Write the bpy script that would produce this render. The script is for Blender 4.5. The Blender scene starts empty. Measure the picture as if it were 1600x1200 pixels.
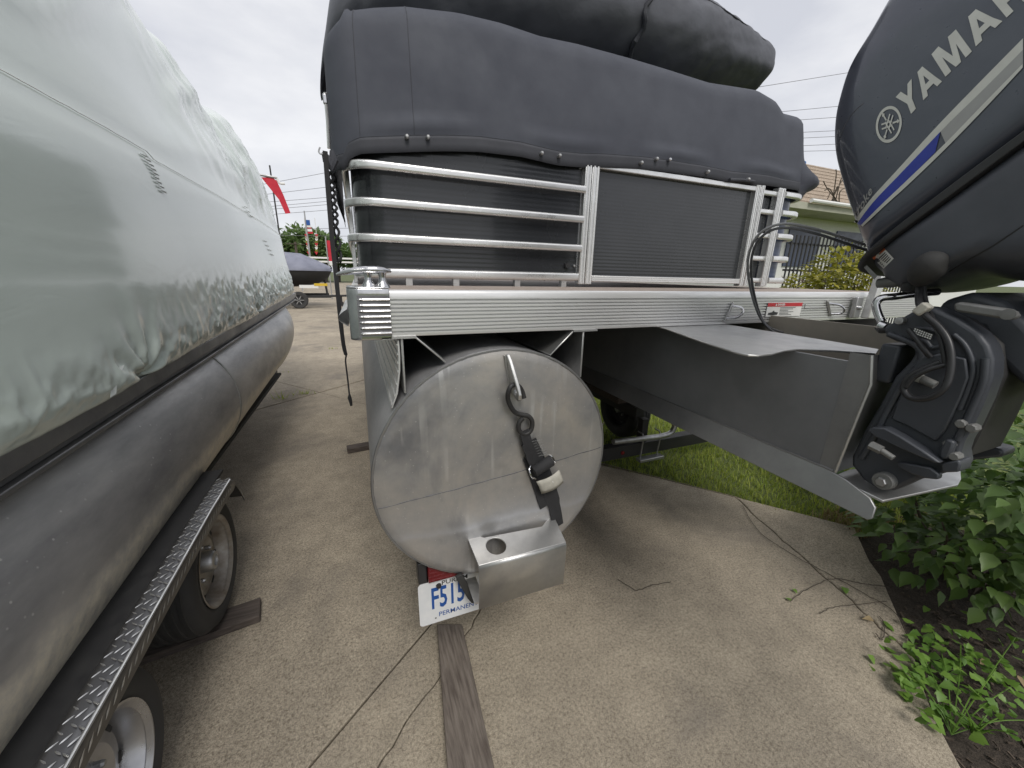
import bpy, bmesh, math, random
from mathutils import Vector, Matrix, noise
from mathutils.bvhtree import BVHTree
R = math.radians
random.seed(7)
S = bpy.context.scene
COL = S.collection

# ---------------------------------------------------------------- camera
CAM = Vector((0, 0, 1.50)); YAW, PIT, ROLL, FPX = R(22), R(16.2), R(1.2), 585.0
FW = Vector((math.sin(YAW)*math.cos(PIT), math.cos(YAW)*math.cos(PIT), -math.sin(PIT)))
RT0 = Vector((math.cos(YAW), -math.sin(YAW), 0)); UP0 = RT0.cross(FW)
RT = RT0*math.cos(ROLL) + UP0*math.sin(ROLL); UP = UP0*math.cos(ROLL) - RT0*math.sin(ROLL)
cd = bpy.data.cameras.new('camera'); cam = bpy.data.objects.new('camera', cd); COL.objects.link(cam)
cd.sensor_fit = 'HORIZONTAL'; cd.sensor_width = 36.0; cd.lens = 36.0*FPX/1600.0
cd.clip_start = 0.02; cd.clip_end = 3000
cam.matrix_world = Matrix(((RT.x, UP.x, -FW.x, CAM.x), (RT.y, UP.y, -FW.y, CAM.y), (RT.z, UP.z, -FW.z, CAM.z), (0, 0, 0, 1)))
S.camera = cam

# ---------------------------------------------------------------- sky, sun, exposure
SUN_EL, SUN_AZ = R(52), R(182)          # azimuth clockwise from +Y: behind the viewer
W = bpy.data.worlds.new('World'); S.world = W; W.use_nodes = True
nt = W.node_tree; nt.nodes.clear()
def wn(t, **k):
    n = nt.nodes.new(t)
    for a, b in k.items(): setattr(n, a, b)
    return n
sky = wn('ShaderNodeTexSky', sky_type='NISHITA'); sky.sun_disc = False
sky.sun_elevation = SUN_EL; sky.sun_rotation = SUN_AZ
bg1 = wn('ShaderNodeBackground'); bg1.inputs[1].default_value = 0.08
nt.links.new(sky.outputs[0], bg1.inputs[0])
tc = wn('ShaderNodeTexCoord'); mp = wn('ShaderNodeMapping'); mp.inputs['Scale'].default_value = (1.0, 1.0, 2.6)
nt.links.new(tc.outputs['Generated'], mp.inputs[0])
n1 = wn('ShaderNodeTexNoise'); n1.inputs['Scale'].default_value = 2.2; n1.inputs['Detail'].default_value = 7; n1.inputs['Roughness'].default_value = .55
nt.links.new(mp.outputs[0], n1.inputs['Vector'])
cr = wn('ShaderNodeValToRGB')
cr.color_ramp.elements[0].position = .34; cr.color_ramp.elements[0].color = (.63, .645, .70, 1)
cr.color_ramp.elements[1].position = .66; cr.color_ramp.elements[1].color = (.91, .91, .925, 1)
nt.links.new(n1.outputs[0], cr.inputs[0])
bg2 = wn('ShaderNodeBackground'); bg2.inputs[1].default_value = 0.72
nt.links.new(cr.outputs[0], bg2.inputs[0])
mx = wn('ShaderNodeMixShader'); mx.inputs[0].default_value = .92
nt.links.new(bg1.outputs[0], mx.inputs[1]); nt.links.new(bg2.outputs[0], mx.inputs[2])
wo = wn('ShaderNodeOutputWorld'); nt.links.new(mx.outputs[0], wo.inputs[0])
sd = bpy.data.lights.new('sun', 'SUN'); sd.energy = 1.4; sd.angle = R(24); sd.color = (1, .96, .9)
so = bpy.data.objects.new('sun', sd); COL.objects.link(so)
sdir = Vector((math.sin(SUN_AZ)*math.cos(SUN_EL), math.cos(SUN_AZ)*math.cos(SUN_EL), math.sin(SUN_EL)))
so.rotation_euler = sdir.to_track_quat('Z', 'Y').to_euler(); so.location = (0, 0, 20)
S.view_settings.view_transform = 'Standard'; S.view_settings.look = 'None'
S.view_settings.exposure = 0.60; S.view_settings.gamma = 1.0
S.view_settings.use_curve_mapping = False
S.cycles.caustics_reflective = False; S.cycles.caustics_refractive = False

# ---------------------------------------------------------------- survey helpers (photo point -> place at a known plane)
def ray(x, y): return FW*FPX + RT*(x-800) + UP*(600-y)
def ax(x, y, X): d = ray(x, y); return CAM + d*(X/d.x)
def ay(x, y, Y): d = ray(x, y); return CAM + d*(Y/d.y)
def az(x, y, Z): d = ray(x, y); return CAM + d*((Z-CAM.z)/d.z)
V = Vector

# ---------------------------------------------------------------- mesh builder
class MB:
    def __init__(s): s.v = []; s.f = []; s.m = []
    def add(s, vs, fs, mi=0):
        b = len(s.v); s.v += [tuple(p) for p in vs]; s.f += [tuple(i+b for i in f) for f in fs]; s.m += [mi]*len(fs); return s
    def box(s, c, d, rot=None, mi=0):
        vs = []
        for z in (-.5, .5):
            for y in (-.5, .5):
                for x in (-.5, .5):
                    p = V((x*d[0], y*d[1], z*d[2]))
                    if rot: p = rot @ p
                    vs.append(p + V(c))
        return s.add(vs, [(0,2,3,1),(4,5,7,6),(0,1,5,4),(2,6,7,3),(0,4,6,2),(1,3,7,5)], mi)
    def bb(s, a, b, mi=0):
        return s.box([(a[i]+b[i])/2 for i in range(3)], [abs(b[i]-a[i]) for i in range(3)], None, mi)
    def prism(s, poly, vec, mi=0):
        n = len(poly); vec = V(vec); vs = [V(p) for p in poly] + [V(p)+vec for p in poly]
        return s.add(vs, [tuple(range(n))[::-1], tuple(range(n, 2*n))] + [(i, (i+1)%n, n+(i+1)%n, n+i) for i in range(n)], mi)
    def grid(s, rows, cu=False, cv=False, mi=0):
        nr, nc = len(rows), len(rows[0]); vs = [p for r in rows for p in r]; fs = []
        for i in range(nr if cv else nr-1):
            for j in range(nc if cu else nc-1):
                a, b = i, (i+1) % nr; c, d = j, (j+1) % nc
                fs.append((a*nc+c, a*nc+d, b*nc+d, b*nc+c))
        return s.add(vs, fs, mi)
    def ring(s, rows, cap=True, mi=0):
        s.grid(rows, cu=True, mi=mi)
        if cap:
            n = len(rows[0]); b = len(s.v)-n*len(rows)
            s.f.append(tuple(b+i for i in range(n))[::-1]); s.m.append(mi)
            b2 = len(s.v)-n; s.f.append(tuple(b2+i for i in range(n))); s.m.append(mi)
        return s
    def tube(s, path, r, n=8, cap=True, closed=False, mi=0, sx=1.0):
        path = [V(p) for p in path]; N = len(path); rows = []; up = None
        for i, p in enumerate(path):
            if closed: t = path[(i+1) % N]-path[i-1]
            else: t = path[min(i+1, N-1)]-path[max(i-1, 0)]
            t.normalize()
            if up is None:
                up = V((0, 0, 1)) if abs(t.z) < .9 else V((0, 1, 0))
            a = t.cross(up); a.normalize(); up = a.cross(t); up.normalize()
            rr = r[i] if isinstance(r, (list, tuple)) else r
            rows.append([p + a*(rr*sx*math.cos(2*math.pi*k/n)) + up*(rr*math.sin(2*math.pi*k/n)) for k in range(n)])
        if closed: return s.grid(rows, cu=True, cv=True, mi=mi)
        return s.ring(rows, cap, mi)
    def lathe(s, prof, c, axis='X', n=32, mi=0, cap=False):
        rows = []
        for (r, h) in prof:
            row = []
            for k in range(n):
                a = 2*math.pi*k/n; x, y = r*math.cos(a), r*math.sin(a)
                q = {'X': (h, x, y), 'Y': (x, h, y), 'Z': (x, y, h)}[axis]
                row.append(V(q)+V(c))
            rows.append(row)
        return s.ring(rows, cap, mi)
    def xf(s, M):
        s.v = [tuple(M @ V(p)) for p in s.v]; return s
    def build(s, name, mats, parent=None, sharp=38, bevel=0, seg=2, local=False, sub=0):
        me = bpy.data.meshes.new(name); me.from_pydata(s.v, [], s.f)
        bm = bmesh.new(); bm.from_mesh(me); bmesh.ops.recalc_face_normals(bm, faces=bm.faces); bm.to_mesh(me); bm.free()
        if not isinstance(mats, (list, tuple)): mats = [mats]
        for m in mats: me.materials.append(m)
        me.polygons.foreach_set('material_index', s.m)
        if sharp:
            me.polygons.foreach_set('use_smooth', [True]*len(me.polygons)); me.set_sharp_from_angle(angle=R(sharp))
        me.update()
        o = bpy.data.objects.new(name, me); COL.objects.link(o)
        if parent:
            o.parent = parent
            if parent.type == 'EMPTY' and not local: o.matrix_parent_inverse = Matrix.Translation(-V(parent.location))
        if bevel:
            b = o.modifiers.new('bevel', 'BEVEL'); b.width = bevel; b.segments = seg; b.limit_method = 'ANGLE'; b.angle_limit = R(40); b.harden_normals = False
        if sub:
            b = o.modifiers.new('sub', 'SUBSURF'); b.levels = sub; b.render_levels = sub
        return o
def tag(o, label=None, cat=None, group=None, kind=None):
    if label: o['label'] = label
    if cat: o['category'] = cat
    if group: o['group'] = group
    if kind: o['kind'] = kind
    return o
def thing(name, loc, label=None, cat=None, group=None, kind=None):
    o = bpy.data.objects.new(name, None); COL.objects.link(o); o.location = loc; o.empty_display_size = .1
    return tag(o, label, cat, group, kind)
def curve_pts(pts, n=8):
    """Catmull-Rom through pts"""
    pts = [V(p) for p in pts]; out = []
    for i in range(len(pts)-1):
        p0 = pts[max(i-1, 0)]; p1 = pts[i]; p2 = pts[i+1]; p3 = pts[min(i+2, len(pts)-1)]
        for k in range(n):
            t = k/n
            out.append(.5*((2*p1) + (p2-p0)*t + (2*p0-5*p1+4*p2-p3)*t*t + (3*p1-p0-3*p2+p3)*t**3))
    out.append(pts[-1]); return out
def lerp(tab, x):
    if x <= tab[0][0]: return tab[0][1]
    for (a, b), (c, d) in zip(tab, tab[1:]):
        if x <= c: return b + (d-b)*(x-a)/(c-a)
    return tab[-1][1]
def nz(x, y, z=0.0): return noise.noise(V((x, y, z)))
def text2d(txt, size, bold=0.0, sx=1.0, align='LEFT', res=2):
    c = bpy.data.curves.new('t', 'FONT'); c.body = txt; c.size = size; c.offset = bold; c.align_x = align; c.resolution_u = res
    o = bpy.data.objects.new('t', c); COL.objects.link(o)
    bpy.context.view_layer.update()
    me = bpy.data.meshes.new_from_object(o.evaluated_get(bpy.context.evaluated_depsgraph_get()))
    vs = [(v.co.x*sx, v.co.y) for v in me.vertices]; fs = [tuple(p.vertices) for p in me.polygons]
    bpy.data.objects.remove(o); bpy.data.curves.remove(c); bpy.data.meshes.remove(me)
    return vs, fs
def stick(o, vs, fs, fn, name, m, parent):
    """lay a flat print (2-D verts) on a surface through fn(u,v)->world"""
    b = MB(); b.add([fn(u, v) for u, v in vs], fs)
    q = b.build(name, m, parent, sharp=0); return q

# ---------------------------------------------------------------- materials
def material(name):
    m = bpy.data.materials.new(name); m.use_nodes = True
    return m, m.node_tree, m.node_tree.nodes['Principled BSDF']
def add(nt, t, **k):
    n = nt.nodes.new(t)
    for a, b in k.items():
        if isinstance(a, str) and a in n.inputs: n.inputs[a].default_value = b
        else: setattr(n, a, b)
    return n
def ninput(n, key, val): n.inputs[key].default_value = val
def noise_node(nt, scale, detail=5, rough=.55, stretch=None, dist=0):
    tcn = nt.nodes.new('ShaderNodeTexCoord'); n = nt.nodes.new('ShaderNodeTexNoise')
    n.inputs['Scale'].default_value = scale; n.inputs['Detail'].default_value = detail; n.inputs['Roughness'].default_value = rough; n.inputs['Distortion'].default_value = dist
    if stretch:
        mpn = nt.nodes.new('ShaderNodeMapping'); mpn.inputs['Scale'].default_value = stretch
        nt.links.new(tcn.outputs['Object'], mpn.inputs[0]); nt.links.new(mpn.outputs[0], n.inputs['Vector'])
    else: nt.links.new(tcn.outputs['Object'], n.inputs['Vector'])
    return n
def ramp(nt, src, stops):
    r = nt.nodes.new('ShaderNodeValToRGB'); e = r.color_ramp.elements
    while len(e) < len(stops): e.new(.5)
    for el, (p, c) in zip(e, stops): el.position = p; el.color = (*c, 1) if len(c) == 3 else c
    nt.links.new(src, r.inputs[0]); return r
def mixc(nt, fac, a, b, mode='MIX'):
    m = nt.nodes.new('ShaderNodeMix'); m.data_type = 'RGBA'; m.blend_type = mode
    for i, x in ((0, fac), (6, a), (7, b)):
        if hasattr(x, 'is_linked'): nt.links.new(x, m.inputs[i])
        elif i == 0: m.inputs[0].default_value = x
        else: m.inputs[i].default_value = (*x, 1)
    return m.outputs[2]
def bumpn(nt, p, src, strength, dist=.01, prev=None):
    b = nt.nodes.new('ShaderNodeBump'); b.inputs['Strength'].default_value = strength; b.inputs['Distance'].default_value = dist
    nt.links.new(src, b.inputs['Height'])
    if prev: nt.links.new(prev.outputs[0], b.inputs['Normal'])
    nt.links.new(b.outputs[0], p.inputs['Normal']); return b
def surf(name, c1, c2=None, scale=6, rough=.5, metal=0, rvar=.08, stretch=None, bump=0, bscale=60, bdist=.004, coat=0, detail=6, bstretch=None, spec=.5, lo=.35, hi=.68):
    m, t, p = material(name); c2 = c2 or tuple(x*.82 for x in c1)
    n = noise_node(t, scale, detail, .6, stretch)
    r = ramp(t, n.outputs[0], [(lo, c1), (hi, c2)]); t.links.new(r.outputs[0], p.inputs['Base Color'])
    rr = ramp(t, n.outputs[0], [(.3, (max(rough-rvar, .03),)*3), (.7, (min(rough+rvar, 1),)*3)]); t.links.new(rr.outputs[0], p.inputs['Roughness'])
    p.inputs['Metallic'].default_value = metal; p.inputs['Coat Weight'].default_value = coat; p.inputs['Coat Roughness'].default_value = .06
    p.inputs['Specular IOR Level'].default_value = spec
    if bump:
        b = noise_node(t, bscale, 4, .6, bstretch); bumpn(t, p, b.outputs[0], bump, bdist)
    return m
M = {}
M['anod'] = surf('anodised_aluminium', (.80, .80, .79), (.70, .70, .70), 9, .38, .6, stretch=(1, 14, 14), bump=.05, bscale=180, bstretch=(.05, 1, 1))
M['rail'] = surf('satin_rail_aluminium', (.80, .80, .79), (.68, .68, .68), 14, .30, .8)
M['chrome'] = surf('polished_cast', (.62, .62, .63), (.50, .50, .51), 30, .16, 1.0, rvar=.06, bump=.04, bscale=40)
M['plate'] = surf('mill_aluminium', (.62, .62, .61), (.48, .48, .475), 13, .42, .9, bump=.06, bscale=220)
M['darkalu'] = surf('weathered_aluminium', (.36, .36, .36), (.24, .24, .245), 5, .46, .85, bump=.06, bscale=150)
M['fenderplate'] = surf('dark_tread_plate', (.20, .20, .205), (.14, .14, .145), 12, .36, .8)
M['galv'] = surf('galvanised', (.5, .5, .5), (.38, .38, .38), 30, .45, .9)
M['cover'] = surf('canvas_cover', (.056, .061, .078), (.051, .055, .071), 7, .78, 0, bump=.16, bscale=420, bdist=.001)
M['coverdark'] = surf('canvas_binding', (.044, .046, .056), (.038, .040, .049), 7, .75, 0, bump=.1, bscale=420, bdist=.001)
M['boot'] = surf('boot_vinyl', (.086, .090, .106), (.070, .073, .087), 5, .52, 0, bump=.3, bscale=22, bdist=.006)
M['panel'] = surf('fence_panel_skin', (.032, .034, .038), (.027, .029, .033), 3, .26, .1, coat=.35)
M['blackpaint'] = surf('black_paint', (.018, .018, .020), (.028, .027, .026), 8, .55)
M['rubber'] = surf('rubber', (.030, .030, .031), (.045, .044, .042), 18, .75, 0, bump=.1, bscale=90)
M['blackplastic'] = surf('black_plastic', (.022, .022, .024), (.03, .03, .032), 20, .42)
M['web'] = surf('black_webbing', (.016, .016, .018), (.026, .026, .028), 60, .8, 0, bump=.5, bscale=700, bdist=.001, bstretch=(1, 1, .2))
M['motor'] = surf('cowl_paint', (.088, .095, .122), (.081, .088, .113), 60, .30, .35, coat=.7, rvar=.03, bump=.012, bscale=500)
M['motorlow'] = surf('lower_cowl_plastic', (.072, .077, .092), (.060, .065, .078), 15, .45, .0, rvar=.05, bump=.04, bscale=300)
M['motorcast'] = surf('cast_bracket_paint', (.062, .067, .078), (.046, .050, .060), 11, .45, .1, bump=.05, bscale=120)
M['silver'] = surf('silver_decal', (.62, .62, .58), (.56, .56, .52), 40, .4, .2)
M['greydecal'] = surf('grey_decal', (.36, .36, .355), (.33, .33, .325), 40, .4, .2)
M['blue'] = surf('blue_decal', (.035, .055, .36), (.03, .045, .30), 40, .35)
M['white'] = surf('white_paint', (.76, .76, .74), (.70, .70, .68), 20, .5)
M['platewhite'] = surf('plate_white', (.72, .73, .74), (.66, .68, .70), 35, .42)
M['ink'] = surf('print_ink', (.02, .02, .022), (.03, .03, .03), 30, .6)
M['plateblue'] = surf('plate_blue', (.015, .09, .34), (.012, .07, .28), 30, .45)
M['red'] = surf('red_lens', (.16, .004, .010), (.12, .004, .008), 20, .25, coat=.5)
M['redlabel'] = surf('red_label', (.55, .03, .04), (.5, .03, .04), 20, .5)
M['orange'] = surf('orange_label', (.62, .16, .06), (.58, .14, .05), 20, .5)
M['redcloth'] = surf('red_cloth', (.55, .03, .05), (.45, .02, .04), 4, .8)
M['shrinktie'] = surf('film_tie', (.66, .69, .67), (.58, .61, .6), 30, .35)
M['tag'] = surf('webbing_tag', (.50, .48, .42), (.40, .385, .34), 45, .85, bump=.3, bscale=300)
M['lgrey'] = surf('light_grey_bar', (.22, .22, .215), (.18, .18, .175), 25, .5, .3)
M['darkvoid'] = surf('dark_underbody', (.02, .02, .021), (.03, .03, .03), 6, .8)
M['beige'] = surf('beige_pipe', (.48, .42, .34), (.40, .35, .28), 12, .6)
M['deckvinyl'] = surf('deck_vinyl', (.36, .30, .26), (.29, .24, .21), 30, .7, bump=.2, bscale=200)
M['navy'] = surf('navy_panel', (.02, .035, .085), (.017, .03, .07), 5, .35, coat=.2)
M['wood'] = surf('weathered_wood', (.20, .17, .145), (.09, .072, .06), 7, .85, stretch=(14, 1.2, 14), bump=.6, bscale=30, bdist=.004, bstretch=(10, .8, 10))
M['darkwood'] = surf('damp_wood', (.10, .08, .068), (.05, .04, .034), 7, .85, stretch=(1.2, 14, 14), bump=.6, bscale=30, bdist=.004, bstretch=(.8, 10, 10))
M['bark'] = surf('bark', (.10, .08, .06), (.06, .05, .04), 12, .9)
M['soil'] = None
def leafmat(name, c1, c2, trans=.35, rough=.45):
    m, t, p = material(name); oi = t.nodes.new('ShaderNodeObjectInfo'); n = noise_node(t, 9, 3)
    g = t.nodes.new('ShaderNodeNewGeometry')
    a = t.nodes.new('ShaderNodeMath'); a.operation = 'ADD'; t.links.new(g.outputs['Random Per Island'], a.inputs[0]); t.links.new(oi.outputs['Random'], a.inputs[1])
    f = t.nodes.new('ShaderNodeMath'); f.operation = 'FRACT'; t.links.new(a.outputs[0], f.inputs[0])
    base = mixc(t, f.outputs[0], c1, c2); t.links.new(base, p.inputs['Base Color']); p.inputs['Roughness'].default_value = rough
    tr = t.nodes.new('ShaderNodeBsdfTranslucent'); t.links.new(mixc(t, .5, base, (c2[0]*1.3, c2[1]*1.5, c2[2])), tr.inputs[0])
    mxs = t.nodes.new('ShaderNodeMixShader'); mxs.inputs[0].default_value = trans
    t.links.new(p.outputs[0], mxs.inputs[1]); t.links.new(tr.outputs[0], mxs.inputs[2])
    t.links.new(mxs.outputs[0], t.nodes['Material Output'].inputs[0]); return m
M['leaf'] = leafmat('shrub_leaf', (.048, .098, .022), (.12, .195, .045), .28)
M['ivy'] = leafmat('bright_leaf', (.095, .195, .028), (.175, .300, .050), .3)
M['yleaf'] = leafmat('yellow_leaf', (.18, .20, .025), (.34, .30, .05), .3)
M['treeleaf'] = leafmat('tree_leaf', (.08, .135, .045), (.17, .25, .09), .3)
M['grass'] = leafmat('grass_blade', (.18, .26, .04), (.38, .41, .08), .35, .6)
M['straw'] = leafmat('dry_straw', (.26, .19, .10), (.36, .28, .16), .2, .8)

# pontoon skin: brushed, oxidised towards the waterline (stain with its own edge)
def pontoon_mat(name, c1, c2, rough, waterline=None, stain=(.33, .27, .2), spec=True):
    m, t, p = material(name)
    n = noise_node(t, 3.0, 7, .62, (5, .7, 1.6)); fine = noise_node(t, 120, 4, .6, (1, .3, 1))
    r = ramp(t, n.outputs[0], [(.32, c1), (.72, c2)]); col = r.outputs[0]
    if waterline is not None:
        tcn = t.nodes.new('ShaderNodeTexCoord'); sx = t.nodes.new('ShaderNodeSeparateXYZ'); t.links.new(tcn.outputs['Object'], sx.inputs[0])
        w = noise_node(t, 7, 5, .6); mm = t.nodes.new('ShaderNodeMath'); mm.operation = 'MULTIPLY_ADD'
        t.links.new(w.outputs[0], mm.inputs[0]); mm.inputs[1].default_value = .09; t.links.new(sx.outputs[2], mm.inputs[2])
        rr = ramp(t, mm.outputs[0], [(waterline-.03, (1, 1, 1)), (waterline+.02, (0, 0, 0))])
        mul = t.nodes.new('ShaderNodeMath'); mul.operation = 'MULTIPLY'; t.links.new(rr.outputs[0], mul.inputs[0])
        wn2 = noise_node(t, 26, 5, .7); wr = ramp(t, wn2.outputs[0], [(.3, (.35,)*3), (.62, (1,)*3)]); t.links.new(wr.outputs[0], mul.inputs[1])
        col = mixc(t, mul.outputs[0], col, stain)
        inv = t.nodes.new('ShaderNodeMath'); inv.operation = 'MULTIPLY_ADD'; t.links.new(mul.outputs[0], inv.inputs[0]); inv.inputs[1].default_value = -.50; inv.inputs[2].default_value = .52
        t.links.new(inv.outputs[0], p.inputs['Metallic'])
    else: p.inputs['Metallic'].default_value = .9
    # pale water spots
    vo = t.nodes.new('ShaderNodeTexVoronoi'); vo.inputs['Scale'].default_value = 30
    tcn2 = t.nodes.new('ShaderNodeTexCoord'); t.links.new(tcn2.outputs['Object'], vo.inputs['Vector'])
    vs = ramp(t, vo.outputs['Distance'], [(.06, (1, 1, 1)), (.12, (0, 0, 0))])
    ms = noise_node(t, 2.5, 3); mr = ramp(t, ms.outputs[0], [(.42, (0, 0, 0)), (.58, (.75,)*3)])
    mu2 = t.nodes.new('ShaderNodeMath'); mu2.operation = 'MULTIPLY'; t.links.new(vs.outputs[0], mu2.inputs[0]); t.links.new(mr.outputs[0], mu2.inputs[1])
    col = mixc(t, mu2.outputs[0], col, (.75, .75, .73))
    t.links.new(col, p.inputs['Base Color'])
    rr2 = ramp(t, fine.outputs[0], [(.3, (rough-.05,)*3), (.7, (rough+.1,)*3)]); t.links.new(rr2.outputs[0], p.inputs['Roughness'])
    bumpn(t, p, n.outputs[0], .12, .01); return m
M['tube'] = pontoon_mat('pontoon_skin', (.50, .50, .51), (.36, .36, .37), .40, .70, (.40, .37, .32))
M['tubeleft'] = pontoon_mat('old_pontoon_skin', (.56, .55, .54), (.27, .27, .28), .36, .765, (.85, .78, .64))
M['welllit'] = surf('sunlit_well_tint', (.52, .46, .39), (.42, .38, .33), 8, .55, .3)  # tan base colour stands in for sunlight on the aluminium well wall
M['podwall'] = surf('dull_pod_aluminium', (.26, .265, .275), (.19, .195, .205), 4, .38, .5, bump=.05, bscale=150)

# end cap with drip streaks and a scum line
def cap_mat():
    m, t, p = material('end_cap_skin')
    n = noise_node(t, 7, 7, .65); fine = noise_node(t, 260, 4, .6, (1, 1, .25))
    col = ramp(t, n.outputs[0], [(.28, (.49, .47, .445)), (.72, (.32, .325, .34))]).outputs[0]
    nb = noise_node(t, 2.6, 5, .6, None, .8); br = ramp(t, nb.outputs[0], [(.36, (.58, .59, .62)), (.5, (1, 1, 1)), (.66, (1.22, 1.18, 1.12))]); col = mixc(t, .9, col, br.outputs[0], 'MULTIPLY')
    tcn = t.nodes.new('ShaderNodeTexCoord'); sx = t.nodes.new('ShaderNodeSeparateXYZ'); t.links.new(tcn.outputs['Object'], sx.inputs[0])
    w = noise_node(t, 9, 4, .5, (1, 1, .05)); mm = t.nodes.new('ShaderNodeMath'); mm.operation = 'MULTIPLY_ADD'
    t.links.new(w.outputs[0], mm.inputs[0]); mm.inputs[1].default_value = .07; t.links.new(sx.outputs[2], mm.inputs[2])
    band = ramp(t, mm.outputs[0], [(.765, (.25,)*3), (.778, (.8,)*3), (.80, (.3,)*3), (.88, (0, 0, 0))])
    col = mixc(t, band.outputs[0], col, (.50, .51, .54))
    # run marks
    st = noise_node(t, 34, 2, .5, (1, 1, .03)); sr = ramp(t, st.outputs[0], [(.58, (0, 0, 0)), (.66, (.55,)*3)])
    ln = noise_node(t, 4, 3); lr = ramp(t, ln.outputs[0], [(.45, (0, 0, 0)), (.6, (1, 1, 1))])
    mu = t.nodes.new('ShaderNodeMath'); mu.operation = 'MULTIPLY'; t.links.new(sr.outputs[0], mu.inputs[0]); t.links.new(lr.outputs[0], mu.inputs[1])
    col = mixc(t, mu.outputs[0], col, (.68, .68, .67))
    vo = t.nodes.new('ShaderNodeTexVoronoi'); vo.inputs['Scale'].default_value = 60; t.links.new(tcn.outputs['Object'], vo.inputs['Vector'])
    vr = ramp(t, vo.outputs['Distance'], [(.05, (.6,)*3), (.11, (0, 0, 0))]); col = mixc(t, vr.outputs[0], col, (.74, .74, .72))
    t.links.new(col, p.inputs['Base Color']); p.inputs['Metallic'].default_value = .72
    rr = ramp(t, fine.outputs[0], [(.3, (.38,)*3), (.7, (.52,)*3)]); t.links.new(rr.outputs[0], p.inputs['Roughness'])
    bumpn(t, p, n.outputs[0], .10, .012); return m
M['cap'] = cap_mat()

def wrap_mat():
    m, t, p = material('shrink_film')
    n = noise_node(t, 1.6, 4, .5); col = ramp(t, n.outputs[0], [(.3, (.58, .66, .605)), (.7, (.66, .73, .68))]).outputs[0]
    t.links.new(col, p.inputs['Base Color']); p.inputs['Coat Weight'].default_value = .7; p.inputs['Coat Roughness'].default_value = .10; p.inputs['Roughness'].default_value = .22; p.inputs['Specular IOR Level'].default_value = .8
    a = noise_node(t, 9, 3, .5, (1, .35, 1), 1.2); b1 = bumpn(t, p, a.outputs[0], .08, .02)
    b = noise_node(t, 45, 3, .6); bumpn(t, p, b.outputs[0], .05, .004, b1); return m
M['wrap'] = wrap_mat()

def concrete_mat():
    m, t, p = material('aggregate_concrete')
    big = noise_node(t, .9, 6, .6); mid = noise_node(t, 9, 6, .65); fine = noise_node(t, 95, 6, .8); grit = noise_node(t, 330, 3, .8)
    col = ramp(t, big.outputs[0], [(.32, (.31, .270, .213)), (.66, (.445, .387, .30))]).outputs[0]
    m2 = ramp(t, mid.outputs[0], [(.3, (.62,)*3), (.6, (1,)*3)]); col = mixc(t, .55, col, m2.outputs[0], 'MULTIPLY')
    f2 = ramp(t, fine.outputs[0], [(.36, (.42, .39, .37)), (.49, (.97,)*3), (.66, (1.4,)*3)]); col = mixc(t, .82, col, f2.outputs[0], 'MULTIPLY')
    g2 = ramp(t, grit.outputs[0], [(.38, (.4,)*3), (.52, (1,)*3), (.66, (1.4,)*3)]); col = mixc(t, .7, col, g2.outputs[0], 'MULTIPLY')
    # oil and tyre stains
    st = noise_node(t, 1.15, 5, .6, None, .5); sr = ramp(t, st.outputs[0], [(.54, (0, 0, 0)), (.68, (.6,)*3)]); col = mixc(t, sr.outputs[0], col, (.15, .135, .12))
    t.links.new(col, p.inputs['Base Color']); p.inputs['Roughness'].default_value = .88; p.inputs['Specular IOR Level'].default_value = .25
    b1 = bumpn(t, p, fine.outputs[0], .55, .004); bumpn(t, p, mid.outputs[0], .2, .01, b1); return m
M['concrete'] = concrete_mat()
def soil_mat(name, a, b, sc=30):
    m, t, p = material(name); n = noise_node(t, sc, 8, .75); v = noise_node(t, sc*4, 4, .7)
    col = ramp(t, n.outputs[0], [(.3, a), (.7, b)]).outputs[0]; f = ramp(t, v.outputs[0], [(.35, (.4,)*3), (.65, (1.3,)*3)])
    col = mixc(t, .7, col, f.outputs[0], 'MULTIPLY'); t.links.new(col, p.inputs['Base Color']); p.inputs['Roughness'].default_value = .95
    bumpn(t, p, n.outputs[0], .9, .03); return m
M['soil'] = soil_mat('mulch_soil', (.045, .034, .026), (.095, .075, .058))
M['turf'] = soil_mat('turf', (.08, .11, .03), (.16, .19, .05), 12)
M['farground'] = soil_mat('far_ground', (.07, .10, .03), (.12, .13, .05), 2)
M['roof'] = soil_mat('shingle', (.33, .26, .20), (.44, .36, .28), 9)
M['stucco'] = surf('painted_soffit', (.42, .42, .34), (.36, .36, .29), 5, .8)


# ================================================================ GROUND
def poly_obj(name, pts, z, mat_, kind='structure', depth=0.0):
    b = MB(); b.add([(p[0], p[1], z) for p in pts], [tuple(range(len(pts)))]); o = b.build(name, mat_, None, sharp=0); tag(o, kind=kind); return o
g = MB(); n_ = 24
g.add([(x, y, -.06) for y in (-400, 1200) for x in (-900, 900)], [(0, 1, 3, 2)]); tag(g.build('ground', M['farground'], None, 0), kind='structure')
EDGE = [(1.685, .216), (1.791, .313), (1.93, .41), (2.077, .495), (2.15, .55), (2.232, .612), (2.35, .70), (2.457, .779), (2.54, .87), (2.618, .931), (2.72, 1.01), (2.80, 1.067)]
GR = [(2.78, 1.12), (2.705, 1.22), (2.63, 1.31), (2.547, 1.398), (2.46, 1.51), (2.396, 1.601), (2.28, 1.74), (2.171, 1.857), (2.04, 2.01), (1.92, 2.141), (1.757, 2.311), (1.45, 2.65), (1.25, 3.1), (1.15, 4.2), (1.1, 7), (1.6, 11)]
PAD = [(.35, -3), (.6, -1.1), (1.15, -.3), (1.45, -.01)] + EDGE + GR + [(6, 14), (60, 16), (60, 60), (-60, 60), (-60, -3)]
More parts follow.
